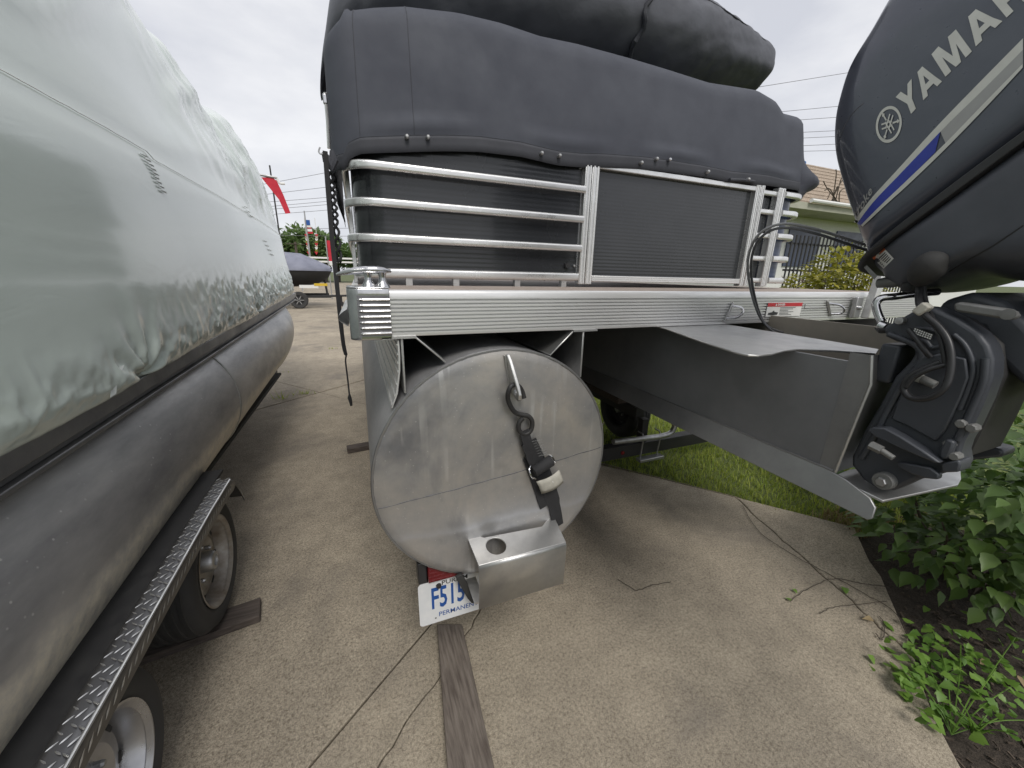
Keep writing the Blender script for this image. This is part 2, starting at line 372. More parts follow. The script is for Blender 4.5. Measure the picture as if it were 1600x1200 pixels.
def clip(poly, p, nrm):
    out = []
    for i in range(len(poly)):
        a, b = poly[i-1], poly[i]
        da = (a[0]-p[0])*nrm[0]+(a[1]-p[1])*nrm[1]; db = (b[0]-p[0])*nrm[0]+(b[1]-p[1])*nrm[1]
        if (da >= 0) != (db >= 0):
            t = da/(da-db); out.append((a[0]+(b[0]-a[0])*t, a[1]+(b[1]-a[1])*t))
        if db >= 0: out.append(b)
    return out
pad = thing('concrete_pad', (0, 0, 0), kind='structure')
D_ = (.77, .637); N_ = (-.637, .77); n0, d0, STEP, GAP = .919, 2.86, 3.45, .0045
def rough_edge(poly, p1, p2, amp):
    """jag the polygon edge that lies on the crack line"""
    dx, dy = p2[0]-p1[0], p2[1]-p1[1]; L = math.hypot(dx, dy); dx /= L; dy /= L; out = []
    def off(q): return abs((q[0]-p1[0])*-dy+(q[1]-p1[1])*dx)
    for i in range(len(poly)):
        a, b = poly[i-1], poly[i]
        if off(a) < .012 and off(b) < .012:
            n = max(2, int(math.hypot(b[0]-a[0], b[1]-a[1])/.035))
            for k in range(1, n):
                t = k/n; q = (a[0]+(b[0]-a[0])*t, a[1]+(b[1]-a[1])*t); s = (q[0]-p1[0])*dx+(q[1]-p1[1])*dy
                w = amp*(nz(s*5, 3.3)+.6*nz(s*17, 1.1)+.35*nz(s*47, 8.))
                out.append((q[0]-dy*w, q[1]+dx*w))
        out.append(b)
    return out
def slab(poly, z=0.0):
    if len(poly) < 3: return
    b = MB(); b.prism([(p[0], p[1], -.055) for p in poly], (0, 0, .055+z)); o = b.build('slab', M['concrete'], pad, 0, bevel=.004, seg=1); return o
CR1 = ((-.072, .885), (.316, 1.247)); CR2 = ((2.42, 1.68), (2.02, .44))
near = clip(PAD, (0, 15), (0, -1))
rnd = random.Random(3)
for i in range(-8, 6):
    for j in range(-6, 7):
        a, b_ = n0+i*STEP, n0+(i+1)*STEP; c, d = d0+j*STEP, d0+(j+1)*STEP
        pl = near
        for val, nn, sg in ((a+GAP, N_, 1), (b_-GAP, N_, -1), (c+GAP, D_, 1), (d-GAP, D_, -1)):
            pl = clip(pl, (nn[0]*val, nn[1]*val), (nn[0]*sg, nn[1]*sg))
            if len(pl) < 3: break
        if len(pl) < 3: continue
        pieces = [pl]
        for (p1, p2), dl in ((CR1, (-.75, 2.7)), (CR2, (-.75, 2.7))):
            if i == -1 and c > -.9 and c < 0.2:
                new = []
                dx, dy = p2[0]-p1[0], p2[1]-p1[1]; L = math.hypot(dx, dy); nn = (-dy/L, dx/L); gp = .0022
                for q in pieces:
                    for sg in (1, -1):
                        r_ = clip(q, (p1[0]+nn[0]*gp*sg, p1[1]+nn[1]*gp*sg), (nn[0]*sg, nn[1]*sg))
                        if len(r_) >= 3: new.append(rough_edge(r_, p1, p2, .022))
                pieces = new
        for q in pieces: slab(q, rnd.uniform(-.003, .003))
far = clip(PAD, (0, 15.012), (0, 1)); b = MB(); b.prism([(p[0], p[1], -.055) for p in far], (0, 0, .055)); b.build('slab', M['concrete'], pad, 0)
LAWN = GR[::-1][:0] + GR + [(6, 13.9), (60, 15.9), (60, -1), (5, -1), (3.4, .9)]
poly_obj('lawn', LAWN, -.03, M['turf'])
BED = EDGE[::-1] + [(1.45, -.01), (1.15, -.3), (.6, -1.1), (.35, -3), (5, -3), (5, -1), (3.4, .9), (2.78, 1.12)]
bed = MB(); poly = [(p[0], p[1]) for p in BED]
bed.add([(p[0], p[1], -.026) for p in poly], [tuple(range(len(poly)))]); tag(bed.build('mulch_bed', M['soil'], None, 0), kind='structure')

# ================================================================ MAIN PONTOON BOAT
boat = thing('pontoon_boat', (1.2, 3, .54), 'grey pontoon boat seen from its stern, ribbed silver deck edge and round end cap', 'boat')
PX, PZ, PR, PY = .365, .92, .377, .985
def ring_pts(r, y, cx=PX, cz=PZ, n=72): return [V((cx+r*math.cos(2*math.pi*k/n), y, cz+r*math.sin(2*math.pi*k/n))) for k in range(n)]
def pontoon(cx, name='pontoon'):
    b = MB(); rows = [ring_pts(PR, y, cx) for y in (PY, 1.2, 2.2, 3.4, 4.6, 5.8)]
    for k in range(1, 8):
        t = k/7.0; y = 5.8+1.1*t; r = PR*math.cos(t*1.45); rows.append(ring_pts(r, y, cx, PZ+PR*.75*(1-math.cos(t*1.45))))
    b.grid(rows, cu=True); return b.build(name, M['tube'], boat, 40)
tube = pontoon(PX); pontoon(2.03)
# end cap: plate with a knuckle line; lower third leans out a little
def cap_y(x, z):
    k = PZ-.02+.10*(x-PX); y = PY-.004
    if z < k: y -= (k-z)*.045
    rr = math.hypot(x-PX, z-PZ)/PR
    return y - .012*(1-rr*rr)
b = MB(); rows = []
for i in range(1, 25):
    r = PR*1.0*i/24; rows.append([V((p.x, cap_y(p.x, p.z) if i < 24 else PY-.001, p.z)) for p in ring_pts(r, 0)])
b.grid(rows, cu=True); b.add([V((p.x, cap_y(p.x, p.z), p.z)) for p in ring_pts(PR/24, 0)], [tuple(range(72))])
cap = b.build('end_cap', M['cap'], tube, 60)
b = MB(); rnd = random.Random(5)
b.tube([V((p.x, PY-.001+rnd.uniform(-.0012, .0012), p.z)) for p in ring_pts(PR-.001, 0, n=160)], .0042, 6, closed=True); b.build('weld_bead', M['darkalu'], tube)
b = MB(); b.tube([V((PX+PR*.97*s, cap_y(PX+PR*.97*s, PZ-.02+.097*PR*s)-.0008, PZ-.02+.097*PR*s+.0035*nz(s*6, 2))) for s in [k/40-1 for k in range(81)]], [.0004+.0011*max(0, .5+nz(k*.35, 4)) for k in range(81)], 5); b.build('knuckle_seam', M['motorcast'], tube)
# riser brackets
def sheet(prof, y0, y1, th, name, m, parent, bev=.0015):
    """thin plate: open profile in XZ, thickened, run along Y"""
    pts = [V((p[0], 0, p[1])) for p in prof]; L = []; Rr = []
    for i, p in enumerate(pts):
        t = pts[min(i+1, len(pts)-1)]-pts[max(i-1, 0)]; nrm = V((-t.z, 0, t.x)).normalized()*th/2
        L.append(p+nrm); Rr.append(p-nrm)
    poly = L+Rr[::-1]; b = MB(); b.prism([(p.x, y0, p.z) for p in poly], (0, y1-y0, 0)); return b.build(name, m, parent, 30, bevel=bev, seg=1)
for s in (1, -1):
    sheet([(PX-.272*s, 1.337), (PX-.272*s, 1.19)], .992, 5.8, .006, 'riser', M['plate'], boat)
    sheet([(PX-.236*s, 1.338), (PX-.16*s, 1.268)], .994, 5.8, .005, 'riser', M['plate'], boat)
    b = MB(); b.bb((PX-.32*s, .990, 1.3375), (PX-.235*s, 5.8, 1.3425)); b.build('riser_flange', M['plate'], boat)
b = MB(); b.bb((PX-.262, 1.5, 1.10), (PX+.262, 1.506, 1.336)); b.build('riser_gap_shade', M['darkvoid'], boat)  # near-black sheet painted as the shade inside the riser gaps
for s in (-1, 1):
    sheet([(2.03-.27*s, 1.337), (2.03-.27*s, 1.17)], 1.0, 5.8, .006, 'riser', M['plate'], boat)
# side skirt with ribs outside the riser
pr = [(.084, 1.334), (.0845, 1.29), (.082, 1.25), (.072, 1.19), (.056, 1.15)]
sk = sheet(pr, .996, 5.8, .005, 'side_skirt', M['anod'], boat)
for k in range(7):
    t = (k+.5)/7; i = t*4; a = pr[int(i)]; c = pr[int(i)+1]; f = i-int(i); q = (a[0]+(c[0]-a[0])*f-.003, a[1]+(c[1]-a[1])*f)
    b = MB(); b.tube([(q[0], .998, q[1]), (q[0], 5.8, q[1])], .0022, 6); b.build('rib', M['anod'], sk)
# deck
XL, XR, ZD, ZB = -.02, 2.62, 1.458, 1.343
b = MB(); b.bb((XL+.01, 1.004, ZD-.028), (XR-.01, 6.2, ZD-.003)); b.build('deck', M['deckvinyl'], boat)
b = MB()
for k in range(12): b.bb((XL+.05, 1.09+k*.42, ZB+.012), (XR-.05, 1.14+k*.42, ZD-.03))
b.build('cross_member', M['darkalu'], boat)
# ribbed rim extrusion across the stern
def rim_section(nr=9):
    pts = [(1.020, ZD+.001), (1.004, ZD+.001), (.999, ZD-.002), (.9965, ZD-.008), (.9965, ZD-.021)]
    z0, z1 = ZD-.022, ZB+.004
    for k in range(nr):
        h = (z0-z1)/nr; a = z0-k*h
        pts += [(1.003, a-.0006), (1.003, a-.0030), (.9972, a-.0042), (.9972, a-h+.0002)]
    pts += [(.998, ZB), (1.012, ZB)]
    return pts
sec = rim_section(); b = MB(); b.grid([[V((x, p[0], p[1])) for p in sec] for x in (XL+.085, .5, 1.0, 1.5, 2.0, 2.25, XR)]); rim = b.build('rim', M['anod'], boat, 25)
# port side rim
b = MB(); b.grid([[V((XL-(p[0]-1.0)*-1, y, p[1])) for p in sec] for y in (1.10, 2, 3, 4, 5, 6.2)]); b.build('rim', M['anod'], boat, 25)
M['castrecess'] = surf('dull_cast', (.26, .26, .28), (.18, .18, .19), 40, .4, .7)
# corner cap (polished, seven ribs)
def rrect(w, h, r, n=5):
    out = []
    for cx, cz, a0 in ((w/2-r, h/2-r, 0), (-w/2+r, h/2-r, 90), (-w/2+r, -h/2+r, 180), (w/2-r, -h/2+r, 270)):
        for k in range(n+1):
            a = R(a0+90*k/n); out.append((cx+r*math.cos(a), cz+r*math.sin(a)))
    return out
b = MB(); cx0, cx1 = XL-.008, XL+.090; path = [(cx1, .990), (XL+.02, .990)] + [(XL+.02-.028*math.sin(R(a)), 1.018-.028*math.cos(R(a))) for a in (22, 45, 68, 90)] + [(XL-.008, 1.11)]
rows = []
for (x, y) in path: rows.append([V((x, y, z)) for z in (ZB-.006, ZB+.002, ZB+.05, ZD-.01, ZD+.004)])
b.grid(rows); b.add([V((x, y, ZD+.004)) for x, y in path]+[V((cx1, 1.11, ZD+.004))], [tuple(range(len(path)+1))]); ccap = b.build('corner_cap', M['chrome'], boat, 45)
so_ = ccap.modifiers.new('s', 'SOLIDIFY'); so_.thickness = .004; so_.offset = -1
bv = ccap.modifiers.new('b', 'BEVEL'); bv.width = .004; bv.segments = 3; bv.limit_method = 'ANGLE'
b = MB(); b.bb((XL+.014, .9868, ZB+.004), (cx1-.0005, .9895, ZD-.012)); b.build('rib_recess', M['castrecess'], ccap)
for k in range(7):
    z = ZB+.011+k*.0137; b = MB(); pth = [(cx1-.001, .9865, z), (XL+.03, .9865, z), (XL+.02, .9868, z), (XL+.015, .988, z)]; b.tube(pth, [.0036, .0036, .0032, .001], 8); b.build('rib', M['chrome'], ccap)
# cleat
cl = thing_part = None
b = MB(); cz = ZD+.004
for dx in (-.017, .017):
    rows = []
    for (h, w, l) in ((0, .019, .020), (.006, .017, .018), (.016, .0095, .011), (.028, .0085, .010), (.038, .011, .013)):
        rows.append([V((XL+.062+dx+w*math.cos(2*math.pi*k/14), 1.045+l*math.sin(2*math.pi*k/14), cz+h)) for k in range(14)])
    b.ring(rows)
clt = b.build('cleat', M['chrome'], boat, 50)
b = MB(); b.tube([(XL+.062+s*.1, 1.045+abs(s)*.02, cz+.040-.008*abs(s)**2*2+.004) for s in (-.9, -.7, -.45, -.2, 0, .2, .4)], [.003, .007, .009, .010, .010, .009, .004], 10); b.build('cleat_horn', M['chrome'], clt, 50)
# rub bumper under the corner on the port side
b = MB(); rows = []
for k in range(9):
    a = math.pi*k/8; rows.append([V((XL-.012-.022*math.sin(a), 1.06, ZB+.02+.045*k/8)), V((XL-.012-.022*math.sin(a), 1.6, ZB+.02+.045*k/8))])
b.grid(rows); b.build('rub_rail', M['anod'], boat)

# ---- fence
FY = 1.5; ZF0, ZF1 = 1.480, 1.955
def panel(path, z0, z1, name, m, ribs=26, amp=.0002):
    b = MB(); rows = []; n = ribs*4
    nr = []
    for i, p in enumerate(path):
        t = V(path[min(i+1, len(path)-1)])-V(path[max(i-1, 0)]); nr.append(V((t.y, -t.x)).normalized())
    for k in range(n+1):
        z = z0+(z1-z0)*k/n; o_ = amp*math.sin(2*math.pi*k/4)
        rows.append([V((p[0]+q.x*o_, p[1]+q.y*o_, z)) for p, q in zip(path, nr)])
    b.grid(rows); return b.build(name, m, boat, 0 if False else 80)
CR_ = .115
corner = [(.012+CR_-CR_*math.cos(R(a)), FY+.012+CR_-CR_*math.sin(R(a))) for a in range(0, 91, 9)]
panel([(.012, 3.4), (.012, 2.2)] + corner + [(.3, FY+.012), (.6, FY+.012), (.905, FY+.012)], ZF0+.03, ZF1, 'fence_panel', M['panel'])
gate = panel([(.975, FY+.012), (1.4, FY+.012), (1.905, FY+.012)], ZF0+.02, ZF1, 'gate_panel', M['panel'], 30)
panel([(1.975, FY+.02), (2.06, FY+.02)], ZF0+.02, ZF1, 'fence_panel', M['panel'], 20)
rc = [(2.30-.115+.115*math.sin(R(a)), FY+.13-.115*math.cos(R(a))) for a in range(0, 91, 9)]
panel([(2.12, FY+.015)] + rc + [(2.30, 3.2)], ZF0+.02, ZF1, 'fence_panel', M['navy'], 20)
def post(x, w, d=.034, y=FY, nm='fence_post', rib=3):
    b = MB(); b.bb((x-w/2, y-.014, ZF0-.012), (x+w/2, y-.014+d, ZF1+.01)); p = b.build(nm, M['rail'], boat, bevel=.002)
    for k in range(rib):
        xx = x-w/2+w*(k+.5)/rib; bb_ = MB(); bb_.bb((xx-w*.10, y-.0165, ZF0-.006), (xx+w*.10, y-.0137, ZF1+.004)); bb_.build('flute', M['anod'], p)
    return p
post(.922, .030, rib=2); post(.957, .034, rib=2); post(1.922, .030, rib=2); post(1.955, .026, rib=2); post(2.088, .030); post(2.115, .020, rib=1)
def rail(path, r=.0115, name='rail', flat=1.25):
    b = MB(); rows = []; P_ = [V(p) for p in path]
    for i, p in enumerate(P_):
        t = P_[min(i+1, len(P_)-1)]-P_[max(i-1, 0)]; t.normalize(); a = t.cross(V((0, 0, 1))).normalized()
        prof = []
        for k in range(20):
            an = 2*math.pi*k/20; ca, sa = math.cos(an), math.sin(an)
            rr = r*(1-.16*(abs(ca) > .93)); prof.append(p+a*(rr*.9*ca)+V((0, 0, 1))*(r*flat*sa))
        rows.append(prof)
    b.ring(rows); return b.build(name, M['rail'], boat, 40)
def corner_rail(z, ends=.907, off=.030, rr=.10, rise=0):
    x0, y0 = .012-off+.005, FY+.012-off
    pts = [(x0, 3.3, z), (x0, 2.4, z), (x0, 1.9, z)]
    pts += [(x0+rr-rr*math.cos(R(a)), y0+rr-rr*math.sin(R(a)), z) for a in range(0, 91, 10)]
    pts += [(.3, y0, z), (.6, y0, z), (ends, y0, z)]; return pts
for z in (1.846, 1.732, 1.617): rail(corner_rail(z))
rail(corner_rail(1.498, off=.014), .014)
b = MB(); b.bb((.973, FY-.012, ZF0), (1.907, FY+.02, ZF0+.026)); lr = b.build('bottom_rail', M['rail'], boat, bevel=.002)
for k in range(3): q = MB(); q.bb((.975, FY-.0145, ZF0+.003+k*.0085), (1.905, FY-.0118, ZF0+.0075+k*.0085)); q.build('flute', M['anod'], lr)
b = MB(); b.bb((.973, FY-.012, ZF1-.022), (1.907, FY+.02, ZF1)); b.build('top_rail', M['rail'], boat, bevel=.003)
for z in (1.50, 1.615, 1.73, 1.846, 1.935):
    rail([(1.968, FY, z), (2.075, FY, z)], .0105)
    x0, y0 = 2.30+.012, FY+.012-.026
    rail([(2.125, y0, z)] + [(x0-.10+.10*math.sin(R(a)), y0+.10-.10*math.cos(R(a)), z) for a in range(0, 91, 15)] + [(x0, 2.2, z), (x0, 3.2, z)], .0125)
for x in (.18, .36, .62, .84): b = MB(); b.bb((x-.012, FY-.004, ZD-.003), (x+.012, FY+.02, ZF0+.006)); b.build('fence_foot', M['plate'], boat)
for y in (1.72, 1.95, 2.3): b = MB(); b.bb((-.012, y-.014, ZF0-.02), (.004, y+.014, ZF1)); b.build('fence_post', M['rail'], boat, bevel=.002)
# knob on panel and bolts
b = MB(); b.lathe([(.0, -.010), (.010, -.010), (.012, -.006), (.012, 0)], (.855, FY+.008, 1.545), 'Y', 16); b.build('drain_plug', M['blackplastic'], boat)
for z in (1.93, 1.545): b = MB(); b.lathe([(0, -.007), (.005, -.006), (.006, 0)], (.893, FY+.010, z), 'Y', 10); b.build('bolt', M['galv'], boat)

# ---- D-rings, warning label, ladder on the rim
def d_ring(p1, p2, bow):
    t = V(p2)-V(p1); b = MB(); b.box((V(p1)+V(p2))/2+V((0, .002, 0)), (.012, .006, t.length+.026), t.to_track_quat('Z', 'Y').to_matrix()); q = b.build('d_ring_plate', M['galv'], boat, bevel=.002)
    pts = [V(p1), V(p1)+V(bow)*.7+t*.08, V(p1)+V(bow)+t*.35, V(p2)+V(bow)-t*.35, V(p2)+V(bow)*.7-t*.08, V(p2)]
    b = MB(); b.tube(curve_pts(pts, 5), .0042, 8); b.build('d_ring', M['chrome'], q)
a_ = ay(1134, 497, .993); c_ = ay(1143, 478, .993); d_ring(a_, c_, (.03, -.03, 0))
a_ = ay(1297, 490, .993); c_ = ay(1294, 474, .993); d_ring(a_, c_, (.045, -.03, -.002))
LB = [ay(1194, 500, .9965), ay(1248, 496, .9965), ay(1250, 474, .9965), ay(1195, 476, .9965)]
x0, x1, z0, z1 = LB[0].x, LB[1].x, 1.3655, 1.418
b = MB(); b.bb((x0, .9945, z0), (x1, .9955, z1)); lab = b.build('warning_label', M['white'], boat); tag(lab, 'white warning label with red header on the rim')
b = MB(); b.bb((x0, .9936, z1-.014), (x1, .9944, z1)); b.build('label_header', M['redlabel'], lab)
def on_rim(u, v): return V((x0+u, .9930, z0+v))
vs, fs = text2d('\u25B2', .01); 
vs, fs = text2d('DANGER', .0105, .0004); stick(None, [(u+.055, v+.0425) for u, v in vs], fs, on_rim, 'lettering', M['white'], lab)
b = MB(); b.add([on_rim(.042, .0415), on_rim(.052, .0415), on_rim(.047, .0505)], [(0, 1, 2)]); b.build('warning_triangle', M['white'], lab, 0)
for k in range(6):
    b = MB(); w = [.10, .085, .055, .09, .06, .08][k]; b.bb((x0+.075, .9937, z0+.033-k*.0055), (x0+.075+w*.9, .9944, z0+.0348-k*.0055)); b.build('print_line', M['ink'], lab)
b = MB(); b.add([on_rim(*q) for q in [(.01, .008), (.035, .006), (.062, .007), (.066, .016), (.045, .018), (.04, .024), (.03, .017), (.012, .015)]], [tuple(range(8))]); b.build('pictogram', M['ink'], lab, 0)
# wire clip beside the label
b = MB(); b.tube([ay(1258, 475, .994), ay(1257, 482, .992), ay(1290, 481, .992)], .0012, 5); b.build('wire_clip', M['ink'], boat)
# boarding ladder rail and hinge
lx = ay(1345, 470, .985).x
b = MB(); b.bb((lx-.05, .972, 1.352), (lx-.006, .990, 1.44)); lh = b.build('ladder_hinge', M['galv'], boat, bevel=.003)
b = MB(); b.lathe([(0, -.012), (.008, -.011), (.009, 0)], (lx-.03, .972, 1.395), 'Y', 12); b.build('bolt', M['chrome'], lh)
b = MB(); b.prism([(lx-.004, .94, 1.352), (lx+.032, .94, 1.352), (lx+.05, .94, 1.55), (lx+.014, .94, 1.55)], (0, .03, 0)); b.build('ladder_rail', M['anod'], boat, bevel=.004)

# ---- motor pod (centre hull)
WX = .98; WZ0, WZ1, YT = 1.082, 1.335, .432
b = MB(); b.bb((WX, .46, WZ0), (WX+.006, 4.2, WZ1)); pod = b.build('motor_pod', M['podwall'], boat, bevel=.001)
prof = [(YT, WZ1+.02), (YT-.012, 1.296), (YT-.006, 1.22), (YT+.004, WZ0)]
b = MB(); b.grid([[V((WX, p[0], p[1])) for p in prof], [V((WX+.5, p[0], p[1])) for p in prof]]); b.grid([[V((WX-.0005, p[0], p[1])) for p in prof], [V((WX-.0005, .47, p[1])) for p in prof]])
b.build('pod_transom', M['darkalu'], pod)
b = MB(); b.tube([V((WX-.001, p[0], p[1])) for p in prof], .0035, 6); b.build('weld_bead', M['plate'], pod)
b = MB(); b.tube([V((WX-.0015, y, WZ0+.0015*nz(y*40, 1))) for y in [.44+k*.02 for k in range(60)]], .0035, 5); b.build('weld_bead', M['darkalu'], pod)
# keel strake flaring out below the wall, running past the transom
kp = [(YT-.085, 1.048), (YT-.088, 1.026), (YT-.082, 1.020), (3.6, 1.035), (3.6, WZ0), (YT+.02, WZ0), (YT-.02, WZ0-.005), (YT-.07, 1.062)]
b = MB(); b.prism([(WX-.004-(WZ0-p[1])*.35, p[0], p[1]) for p in kp], (.006, 0, 0)); b.build('keel_strake', M['darkalu'], pod, bevel=.0015)
b = MB(); q = [az(x, y, 1.068) for x, y in [(1303, 743), (1328, 733), (1400, 728), (1490, 726), (1501, 735), (1502, 748), (1497, 757), (1380, 782), (1345, 765)]]; b.prism([(p.x, p.y, 1.062) for p in q], (0, 0, .006)); b.build('pod_floor_plate', M['plate'], pod, bevel=.0015)
q = [az(x, y, WZ1) for x, y in [(1010, 509), (1040, 516), (1100, 538), (1150, 554), (1168, 558), (1185, 559), (1205, 556.5), (1225, 551), (1245, 549), (1300, 551), (1367, 556)]]
q = [(p.x, p.y) for p in q] + [(p.x, p.y) for p in (az(x, y, WZ1) for x, y in [(1372, 549), (1300, 536.5), (1215, 522.5), (1133, 509), (1110, 505)])]
b = MB(); b.prism([(p[0], p[1], WZ1+.001) for p in q], (0, 0, .005)); b.build('pod_top_plate', M['plate'], pod, bevel=.0015)
b = MB(); b.bb((WX+.50, .44, WZ0), (WX+.506, 3.0, WZ1+.035)); b.build('pod_side', M['welllit'], pod)
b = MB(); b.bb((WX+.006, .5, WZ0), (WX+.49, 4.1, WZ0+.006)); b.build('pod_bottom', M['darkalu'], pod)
# ---- lifting eye on the cap and the folded bracket near its foot
ey = cap_y(.39, 1.2)
eo = [(.366, 1.283), (.376, 1.287), (.392, 1.277)]
b = MB()
out = [(.000, 1.286), (-.008, 1.284), (-.020, 1.27), (-.056, 1.20), (-.062, 1.178), (-.058, 1.163), (-.046, 1.156), (-.03, 1.158), (-.012, 1.166), (.000, 1.18)]
hole = [(-.036+.011*math.cos(R(a)), 1.184+.011*math.sin(R(a))) for a in range(0, 360, 30)]
def plate_with_hole(out, hole, fn, th, name, m, parent, bevel=.001):
    """outline + round hole, bridged; fn maps (a,b)->Vector, th is a Vector"""
    bm = bmesh.new(); e = []
    for loop in (out, hole):
        vs_ = [bm.verts.new(fn(*p)) for p in loop]; e += [bm.edges.new((vs_[i], vs_[(i+1) % len(vs_)])) for i in range(len(vs_))]
    r_ = bmesh.ops.triangle_fill(bm, edges=e, use_beauty=True); f = [x for x in r_['geom'] if isinstance(x, bmesh.types.BMFace)]
    ex = bmesh.ops.extrude_face_region(bm, geom=f); bmesh.ops.translate(bm, verts=[x for x in ex['geom'] if isinstance(x, bmesh.types.BMVert)], vec=th)
    b = MB(); bm.verts.ensure_lookup_table(); bm.verts.index_update(); b.add([v.co.copy() for v in bm.verts], [tuple(v.index for v in fc.verts) for fc in bm.faces]); bm.free()
    return b.build(name, m, parent, 30, bevel=bevel)
plate_with_hole(out, hole, lambda a, z: V((.372+(1.286-z)*.16, ey+a, z)), V((.012, 0, 0)), 'lifting_eye', M['plate'], boat, .003)
b = MB(); rnd = random.Random(2); b.tube([V((.370+(1.286-z)*.16+rnd.uniform(-.0006, .0006), ey-.001, z)) for z in [1.17+k*.004 for k in range(29)]], .0035, 6); b.build('weld_bead', M['plate'], boat)
# bracket
bx0, bx1, by0, by1, bz0, bz1 = .252, .560, .856, .968, .530, .704
th = .005
hl = [(.328+.031*math.cos(R(a)), .915+.033*math.sin(R(a))) for a in range(0, 360, 15)]
op = [(bx0, by1+.004), (bx0+.035, by1+.004), (bx0+.05, by1-.010), (bx1-.06, by1-.022), (bx1-.03, by1), (bx1, by1), (bx1-.015, by0+.006), (bx0+.004, by0+.006)]
brk = plate_with_hole(op, hl, lambda a, y: V((a, y, bz1-.006-.13*(by1-y))), V((0, 0, th)), 'pontoon_bracket', M['plate'], boat, .0012)
tz = bz1-.0145; sec = [(by0+.012, tz-.0005), (by0+.006, tz-.0022), (by0+.002, tz-.006), (by0, tz-.012), (by0+.004, bz0)]
b = MB(); b.grid([[V((x+(0 if i < 4 else (0)), p[0], p[1])) for i, p in enumerate(sec)] for x in (bx0+.004, .4, bx1-.016)])
o = b.build('bracket_front', M['plate'], brk, 60); sm = o.modifiers.new('s', 'SOLIDIFY'); sm.thickness = th; sm.offset = -1
b = MB(); b.bb((bx0-.002, by0+.03, bz0-.004), (bx0+.03, by1+.02, bz0+.001)); b.build('bracket_return', M['plate'], brk)
for x in (bx0+.016, bx1-.018): b = MB(); b.tube([V((x-.016+k*.004, by1+.003, bz1+.002+.002*math.sin(k*2.1))) for k in range(9)], .0055, 7); b.build('weld_bead', M['plate'], brk)

# ================================================================ BOAT COVER
HEM = [(530, 245), (557, 233), (600, 231), (647, 230), (700, 229), (747, 230), (813, 238), (850, 247), (873, 252), (903, 255), (933, 255), (1000, 258), (1050, 264), (1107, 272), (1143, 280), (1200, 285)]
TOP = [(512, 60), (525, 28), (540, 14), (580, 9), (630, 7), (713, 17), (780, 33), (840, 53), (897, 65), (980, 88), (1037, 105), (1103, 126), (1177, 138), (1203, 153), (1215, 173)]
hem_t = [(p.x, p.z) for p in (ay(x, y, 1.482) for x, y in HEM)]
top_t = [(p.x, p.z) for p in (ay(x, y, 1.585) for x, y in TOP)]
cover = thing('boat_cover', (1.1, 1.5, 1.95), 'charcoal canvas cover snapped over the rear fence of the grey pontoon boat', 'boat cover')
cpath = []
for y in (3.4, 3.0, 2.6, 2.3, 2.05, 1.9, 1.8, 1.7): cpath.append((-.052, y, V((-1, 0, 0))))
for a in range(0, 91, 10): cpath.append((-.052+.12-.12*math.cos(R(a)), 1.482+.12-.12*math.sin(R(a)), V((-math.cos(R(a)), -math.sin(R(a)), 0))))
nx = 64
for k in range(1, nx): cpath.append((.09+(2.20-.09)*k/nx, 1.482, V((0, -1, 0))))
for a in range(0, 91, 9): cpath.append((2.20+.14*math.sin(R(a)), 1.482+.14-.14*math.cos(R(a)), V((math.sin(R(a)), -math.cos(R(a)), 0))))
for y in (1.75, 1.95, 2.2, 2.6, 3.2): cpath.append((2.34, y, V((1, 0, 0))))
NT = 26
def cover_pt(ci, t):
    x, y, n = cpath[ci]; zh = lerp(hem_t, x); zt = lerp(top_t, max(x, .03))
    if n.x < -.5: zt = lerp(top_t, .02) - .12*max(0, -n.x-.5) ; zh = hem_t[0][1]-.015
    if n.x > .3: k = (n.x-.3)/.7; zt = top_t[-1][1]-.10*k-.02; zh = 1.93+.02*k
    # vertical position and inward lean with a rounded shoulder
    sh = .80
    if t < sh: z = zh+(zt-.09-zh)*(t/sh); inn = .004+.035*(t/sh)**1.6
    else:
        a = (t-sh)/(1-sh)*math.pi/2; z = zt-.09+.09*math.sin(a); inn = .039+.10*(1-math.cos(a))
    if n.x < 0: inn *= 1+.75*n.x
    s = x+y*.7
    fold = .006*nz(s*9, z*2.0)*max(0, 1-t*1.4) + .0015*nz(s*3, z*3)
    if t > .085 and t < .22: fold += .010*max(0, .5+.5*math.sin(s*11+1.0*nz(s*3, 1)))*math.sin((t-.085)/.135*math.pi)
    if n.x < -.25: fold += .010*nz(s*16, z*1.3, 3)*(1-t)
    if n.x > .45: fold += .12*math.exp(-((t-.26)/.17)**2)*n.x+.012*nz(s*14, z*3)
    q = V((x, y, z)) - n*(inn-fold)
    return q
b = MB(); rows = []
for i in range(NT+1): rows.append([cover_pt(c, i/NT) for c in range(len(cpath))])
# closing top: pull in towards the middle of the boat
for f, dz in ((.06, .004), (.2, -.015), (.5, -.03), (.9, -.04)):
    rows.append([V((p.x+(1.15-p.x)*f, p.y+(max(p.y, 2.4)-p.y)*min(1, f*1.3), p.z+dz)) for p in rows[NT]])
b.grid(rows); body = b.build('cover_body', M['cover'], cover, 60)
